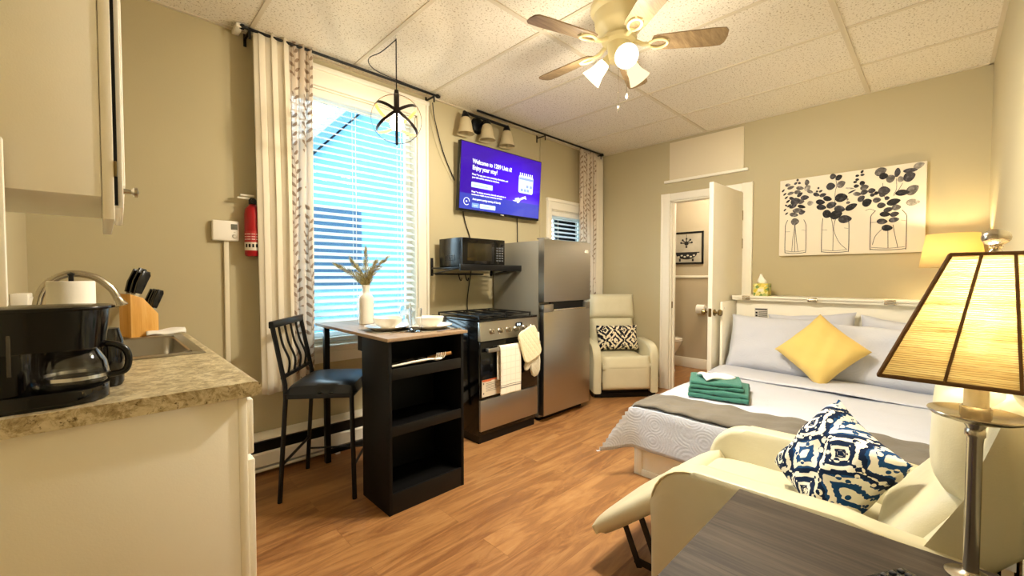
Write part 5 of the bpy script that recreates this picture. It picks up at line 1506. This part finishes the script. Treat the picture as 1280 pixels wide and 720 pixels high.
leaves = [(85,198,22,12,0,2),(48,238,14,7,40,0),(62,262,15,7,30,0),(75,285,16,7,30,0),(90,310,18,8,30,0),(100,340,18,8,30,1),(65,370,13,6,40,0),(80,395,14,6,30,0),(75,340,12,6,-30,0),(165,162,10,10,0,1),(150,185,14,9,20,1),(180,182,12,9,-20,1),(110,215,28,12,10,2),(185,217,30,14,-10,2),(240,177,18,22,0,2),(245,215,25,22,30,3),(265,240,25,12,-20,2),(110,255,26,12,10,2),(165,245,25,15,0,2),(225,282,32,18,0,1),(150,310,38,28,10,1),(200,345,32,13,-15,0),(130,345,30,14,10,1),(170,372,40,18,0,2),(205,385,25,16,10,1),(140,402,35,16,-10,2),(150,450,32,26,0,2),(185,262,24,14,30,1),(120,290,22,12,-20,1),(195,310,26,18,0,2),
 (437,133,22,20,0,1),(480,140,24,19,20,0),(422,202,32,26,0,1),(497,187,30,24,20,2),(500,280,44,31,0,0),(315,260,25,14,-20,1),(365,263,25,14,10,1),(400,288,32,18,-15,0),(347,312,34,19,-10,0),(430,332,36,23,10,1),(355,348,36,20,-10,0),(490,360,38,25,-10,1),(572,345,42,22,20,0),(400,395,34,29,-20,0),(465,400,44,31,10,0),(530,430,46,28,0,1),(550,315,14,10,0,2),(330,215,8,8,0,0),(348,236,14,8,20,1),(270,320,24,18,0,3),(545,292,8,8,0,3),(320,238,10,7,0,1),
 (765,100,38,28,15,2),(785,132,28,22,0,0),(872,108,18,30,-10,1),(830,150,28,26,20,2),(950,95,42,14,0,1),(945,138,36,31,20,1),(1000,62,32,20,15,3),(893,155,20,20,0,3),(790,235,38,31,0,1),(905,248,42,20,0,0),(965,230,40,30,30,2),(970,315,40,22,0,3),(642,100,12,9,40,0),(610,128,13,8,0,0),(645,122,14,8,0,1),(610,155,13,9,0,0),(596,172,13,8,0,0),(645,180,18,16,0,0),(605,200,18,12,0,0),(660,210,28,20,10,2),(710,232,24,17,0,1),(612,255,28,14,-10,2),(660,243,25,17,10,1),(640,287,26,20,30,1),(680,315,32,27,20,0),(745,298,26,18,0,1),(775,335,27,19,0,1),(810,285,16,13,0,1),(852,312,42,22,10,0),(740,250,14,12,0,0),(820,365,30,16,10,1),(870,350,28,20,0,2),(800,397,34,17,-5,0),(860,397,28,17,10,1),(782,447,34,19,-5,1),(857,436,32,17,5,1),(815,492,34,21,-5,0),(560,215,30,6,-10,3),(575,238,28,6,20,1),(715,262,16,12,0,1),(780,262,20,14,0,1)]
for ci in range(4):
    g = G(); n = 0
    for (lx, ly, a, b, ro, s) in leaves:
        if s != ci: continue
        y, z = AP(lx, ly); k = .912/1028; kz = .652/575
        pts = []
        ca, sa = math.cos(math.radians(ro)), math.sin(math.radians(ro))
        for q in range(18):
            th2 = 2*PI*q/18; ex_, ey_ = a*math.cos(th2)*1.06, b*math.sin(th2)*(1-.18*math.cos(th2))*(1-.22*abs(math.cos(th2))**3)
            pts.append((xc-.0008-.0004*(3-ci)-.00002*n, y-(ex_*ca-ey_*sa)*k, z+(ex_*sa+ey_*ca)*kz))
        g.poly(pts); n += 1
    B('printed_leaves', g, M_inks[ci], r, smooth=False)
def stroke(pts, w=.0022):
    P_ = [Vector((xc-.0008, *AP(*p))) for p in pts]
    g.tube(smoothpath(P_, 6), w, 5)
for (xa, xb, yt, yb_, sh2) in ((70, 240, 440, 668, 20), (362, 560, 425, 660, 6), (707, 935, 372, 642, 30)):
    g = G(); stroke([(xa+sh2, yt), (xa+2, yt+35), (xa, yt+80), (xa, yb_-15), (xa+12, yb_), ((xa+xb)/2, yb_+4), (xb-12, yb_-4), (xb, yb_-18), (xb, yt+75), (xb-2, yt+30), (xb-sh2, yt-5)])
    stroke([(xa+8, yb_-14), ((xa+xb)/2, yb_-8), (xb-8, yb_-18)], .0014); stroke([(xa+4, yt+82), (xa+40, yt+80)], .0012)
    stroke([(xb-5, yt+70), (xb-35, yt+66)], .0010)
    B('printed_jar', g, M_inks[0], r)
g = G()
for lns in (([(150, 470), (135, 560), (128, 655)], [(152, 470), (150, 560), (152, 660)], [(150, 475), (165, 580), (178, 655)]),
           ([(430, 420), (445, 500), (447, 650)], [(462, 430), (450, 500), (490, 590), (545, 640)], [(457, 150), (465, 200), (455, 250), (458, 430)]),
           ([(782, 500), (740, 550), (722, 610)], [(820, 505), (822, 570), (824, 635)], [(852, 470), (865, 540), (885, 630)])):
    g = G()
    for ln in lns: stroke(ln, .0016)
    B('printed_stems', g, M_inks[0], r)
for ln in ([(670, 372), (700, 360), (740, 375)], [(780, 180), (785, 240), (800, 300)], [(865, 150), (868, 220), (850, 260)], [(905, 180), (880, 230), (850, 270)]):
    g = G(); stroke(ln, .0014); B('printed_twig', g, M_inks[1], r)


# ================================================================== END TABLE, LAMPS, REMOTE
tz = .56
r = T('end_table', 'dark grey wood-grain end table in front of the recliner', 'table', (1.1, .1, 0))
tx0, tx1, ty0, ty1 = .78, 1.361, S+.01, .412
g = G(); g.box(tx0, tx1, ty0, ty1, tz-.022, tz, .002); B('tabletop', g, M_greywood, r)
g = G(); g.box(tx0+.02, tx0+.04, ty0+.01, ty1-.01, 0, tz-.022, .002); B('side_panel', g, M_greywood, r)
g = G(); g.box(tx1-.04, tx1-.02, ty0+.01, ty1-.01, 0, tz-.022, .002); B('side_panel', g, M_greywood, r)
g = G(); g.box(tx0+.04, tx1-.04, ty0+.02, ty1-.03, .20, .22, .002); B('shelf', g, M_greywood, r)

def square_shade(g, cb, zb_, hb, ct, zt2, ht):
    pass
lc = (1.305, -.056)
r = T('table_lamp', 'brushed nickel table lamp with woven seagrass shade on the end table', 'table lamp', (lc[0], lc[1], tz))
g = G(); g.lathe([(0, tz+.001), (.038, tz+.001), (.04, tz+.004), (.03, tz+.008), (.017, tz+.011), (.0125, tz+.016), (.0125, .86), (.016, .865), (.016, .875), (.013, .88), (.02, .893), (0, .893)], (*lc, 0), 32); B('base', g, M_nickel, r)
g = G(); g.lathe([(.018, .895), (.04, .896), (.068, .905), (.074, .912), (.073, .914), (.066, .908), (.04, .9), (.021, .90), (.024, .905), (.024, .925), (.021, .928), (.019, .925)], (*lc, 0), 36); B('drip_dish', g, M_nickel, r)
g = G(); g.lathe([(0, .90), (.0185, .90), (.0185, 1.03), (.014, 1.035), (0, 1.035)], (*lc, 0), 20); B('candle_sleeve', g, simple('cream_sleeve', '#EDE0BC', .5), r)
g = G(); g.lathe([(0, 1.035), (.013, 1.04), (.015, 1.06), (.03, 1.10), (.03, 1.12), (.018, 1.145), (0, 1.15)], (*lc, 0), 20); B('bulb', g, M_bulb, r)
zb0, zb1 = .992, 1.243
cb, ct = (lc[0], lc[1]), (lc[0]-.004, lc[1]-.02)
hb, ht = .144, .064
cor = [(-1, -1), (1, -1), (1, 1), (-1, 1)]
bot = [Vector((cb[0]+hb*a, max(cb[1]+hb*b, S+.012), zb0)) for a, b in cor]; top = [Vector((ct[0]+ht*a, ct[1]+ht*b, zb1)) for a, b in cor]
g = G()
for i in range(4):
    j = (i+1) % 4
    g.grid(lambda u, v_, i=i, j=j: (bot[i].lerp(bot[j], u)).lerp(top[i].lerp(top[j], u), v_), 6, 8)
bmesh.ops.remove_doubles(g.b, verts=g.b.verts, dist=.0005)
shd = B('lamp_shade', g, M_weave, r, smooth=False, solid=.002)
g = G()
for P4 in (bot, top): g.tube(P4+[P4[0]], .0042, 8)
for i in range(4):
    j = (i+1) % 4
    g.tube([bot[i], top[i]], .0042, 8)
    for f in (1/3, 2/3): g.tube([bot[i].lerp(bot[j], f), top[i].lerp(top[j], f)], .0028, 8)
B('rope_trim', g, M_rope, shd)
g = G(); hc = Vector((ct[0], ct[1], 0))
g.tube([(lc[0], lc[1]-.02, 1.03), (lc[0], lc[1]-.05, 1.10), (hc.x, hc.y-.03, 1.2), (hc.x, hc.y, zb1+.005)], .002, 6); g.tube([(lc[0], lc[1]+.02, 1.03), (lc[0], lc[1]+.05, 1.10), (hc.x, hc.y+.02, 1.2), (hc.x, hc.y, zb1+.005)], .002, 6)
for i in range(4): g.tube([top[i], (hc.x, hc.y, zb1)], .002, 6)
B('harp', g, M_nickel, r)
g = G(); g.lathe([(0, zb1), (.010, zb1), (.012, zb1+.004), (.007, zb1+.012), (.011, zb1+.016), (.008, zb1+.02)], (hc.x, hc.y, 0), 18); g.ball((hc.x, hc.y, zb1+.035), .0215, 1, 1, .8, 20); B('finial', g, M_nickel, r)
lamp1 = (lc[0], lc[1], 1.11)

# far lamp on the shelf in the corner
lc2 = (4.0, -.045)
sc2z = 1.0315
r = T('table_lamp', 'small lamp with plain cream shade in the corner beyond the canvas', 'table lamp', (*lc2, sc2z))
g = G(); g.lathe([(0, sc2z), (.06, sc2z), (.06, sc2z+.01), (.02, sc2z+.02), (.012, sc2z+.06), (.03, sc2z+.10), (.034, sc2z+.14), (.012, sc2z+.20), (.010, sc2z+.27), (0, sc2z+.27)], (*lc2, 0), 24); B('base', g, M_nickel, r)
g = G(); g.lathe([(0, 1.30), (.012, 1.302), (.028, 1.345), (.028, 1.36), (.014, 1.38), (0, 1.385)], (*lc2, 0), 16); B('bulb', g, M_bulb, r)
g = G(); g.lathe([(.155, 1.255), (.125, 1.475)], (*lc2, 0), 40); B('lamp_shade', g, M_linen_shade, r, solid=.002)
g = G()
for k in range(3):
    a = 2*PI*k/3; g.tube([(lc2[0], lc2[1], 1.46), (lc2[0]+.125*math.cos(a), lc2[1]+.125*math.sin(a), 1.473)], .002, 6)
g.tube([(lc2[0], lc2[1], 1.30), (lc2[0]+.03, lc2[1], 1.36), (lc2[0], lc2[1], 1.46)], .002, 6); B('harp', g, M_nickel, r)
lamp2 = (lc2[0], lc2[1], 1.35)

# remote
r = T('remote_control', 'black remote control with a purple key on the end table', 'remote control', (1.128, .064, tz+.001), math.radians(-120))
g = G(); g.box(-.026, .026, -.08, .08, .0, .02, .006, 3); B('case', g, M_bplast, r, local=True)
M_purple = simple('purple_key', '#6A2FC0', .3); M_greyk = simple('grey_key', '#3A3A3E', .3)
g = G(); g.prism(rrect(.024, .024, .009, 4, 0, -.012), 'z', .020, .0235, .001); B('purple_pad', g, M_purple, r, local=True)
for i in range(3):
    for j in range(4):
        if j == 3: continue
        g = G(); g.box(-.016+.014*i-.003, -.016+.014*i+.006, .06-.024*j-.005, .06-.024*j+.005, .0195, .023, .001); B('key', g, M_greyk, r, local=True)

# ================================================================== OUTSIDE
M_siding = simple('neighbour_siding', '#3F6880', .8, var=.25)
r = T('neighbour_house', 'neighbouring house with a gabled roof seen through the blinds', 'house', (2.5, 8, -.5))
g = G(); g.prism([(1.5, -.5), (7.3, -.5), (7.3, 2.9), (5.0, 5.9), (1.5, 2.1)], 'y', 7, 10); B('wall', g, M_siding, r)
g = G(); g.prism([(1.1, 1.75), (5.0, 5.95), (7.6, 2.6), (7.6, 2.75), (5.0, 6.15), (1.1, 1.95)], 'y', 6.75, 10.2); B('roof', g, simple('neighbour_roof', '#2E4C60', .8), r)
for x in (2.4, 4.1, 5.9):
    g = G(); g.box(x, x+.8, 6.97, 7.0, 1.0, 2.3); B('window', g, simple('far_window', '#22384A', .6, spec=.1), r)
g = G(); g.box(-12, 16, N+.4, 22, -.6, -.5); ST('ground_outside', g, simple('outside_ground', '#7C8A84', .9))

# ================================================================== LIGHTS
def point(name, loc, W_, col, rad=.03):
    l = bpy.data.lights.new(name, 'POINT'); l.energy = W_; l.color = col; l.shadow_soft_size = rad
    o = bpy.data.objects.new(name, l); COL.objects.link(o); o.location = loc; return o
WARM = (1, .84, .58)
def spot(name, loc, W_, col, rad=.05, deg=165, aim=(0, 0, -1)):
    l = bpy.data.lights.new(name, 'SPOT'); l.energy = W_; l.color = col; l.shadow_soft_size = rad
    l.spot_size = math.radians(deg); l.spot_blend = .6
    o = bpy.data.objects.new(name, l); COL.objects.link(o); o.location = loc
    o.rotation_euler = Vector(aim).to_track_quat('-Z', 'Y').to_euler(); return o
for d, ax in sh_dirs: spot('fan_bulb_light', d, 52, (1, .90, .73), .05, 172, (ax.x*.5, ax.y*.5, ax.z)); point('fan_glow_light', d+ax*.04, 5, (1, .88, .68), .05)
point('pendant_light', (px_, py_, pz_-.09), 6, WARM, .03)
point('table_lamp_light', (lamp1[0], lamp1[1], 1.165), 8.0, (1, .92, .75), .02)
point('corner_lamp_light', (lamp2[0], lamp2[1], 1.40), 7, (1, .80, .45), .025)
point('bathroom_light', (4.95, 1.75, 2.2), 22, (1, .9, .74), .06)

w = bpy.data.worlds.new('World'); sc.world = w; w.use_nodes = True
nt = w.node_tree; bg = nt.nodes['Background']
bg.inputs[0].default_value = (.70, .89, 1.0, 1); bg.inputs[1].default_value = 8.0
# skylight portals at the two windows (sampling aid only)
for (x0, x1, z0, z1) in (w1, w2):
    l = bpy.data.lights.new('window_portal', 'AREA'); l.shape = 'RECTANGLE'; l.size = x1-x0; l.size_y = z1-z0
    l.cycles.is_portal = True
    o = bpy.data.objects.new('window_portal', l); COL.objects.link(o); o.location = ((x0+x1)/2, N+.16, (z0+z1)/2)
    o.rotation_euler = (math.radians(-90), 0, 0)

# ================================================================== CAMERA
F = 524.3; YAW = math.radians(45.67); PIT = math.radians(1.65)
cam = bpy.data.cameras.new('Camera'); cam.sensor_width = 36; cam.lens = F/1280*36; cam.clip_start = .02
co = bpy.data.objects.new('Camera', cam); COL.objects.link(co)
co.location = (0, 0, CAMH)
dv = Vector((math.cos(YAW)*math.cos(PIT), math.sin(YAW)*math.cos(PIT), -math.sin(PIT)))
co.rotation_euler = dv.to_track_quat('-Z', 'Y').to_euler()
sc.camera = co
vs = sc.view_settings
vs.view_transform = 'Standard'; vs.look = 'None'; vs.gamma = 1; vs.use_curve_mapping = False
vs.exposure = 0.8
sc.cycles.use_denoising = True
sc.cycles.max_bounces = 10; sc.cycles.diffuse_bounces = 6; sc.cycles.transparent_max_bounces = 16
sc.cycles.sample_clamp_indirect = 6
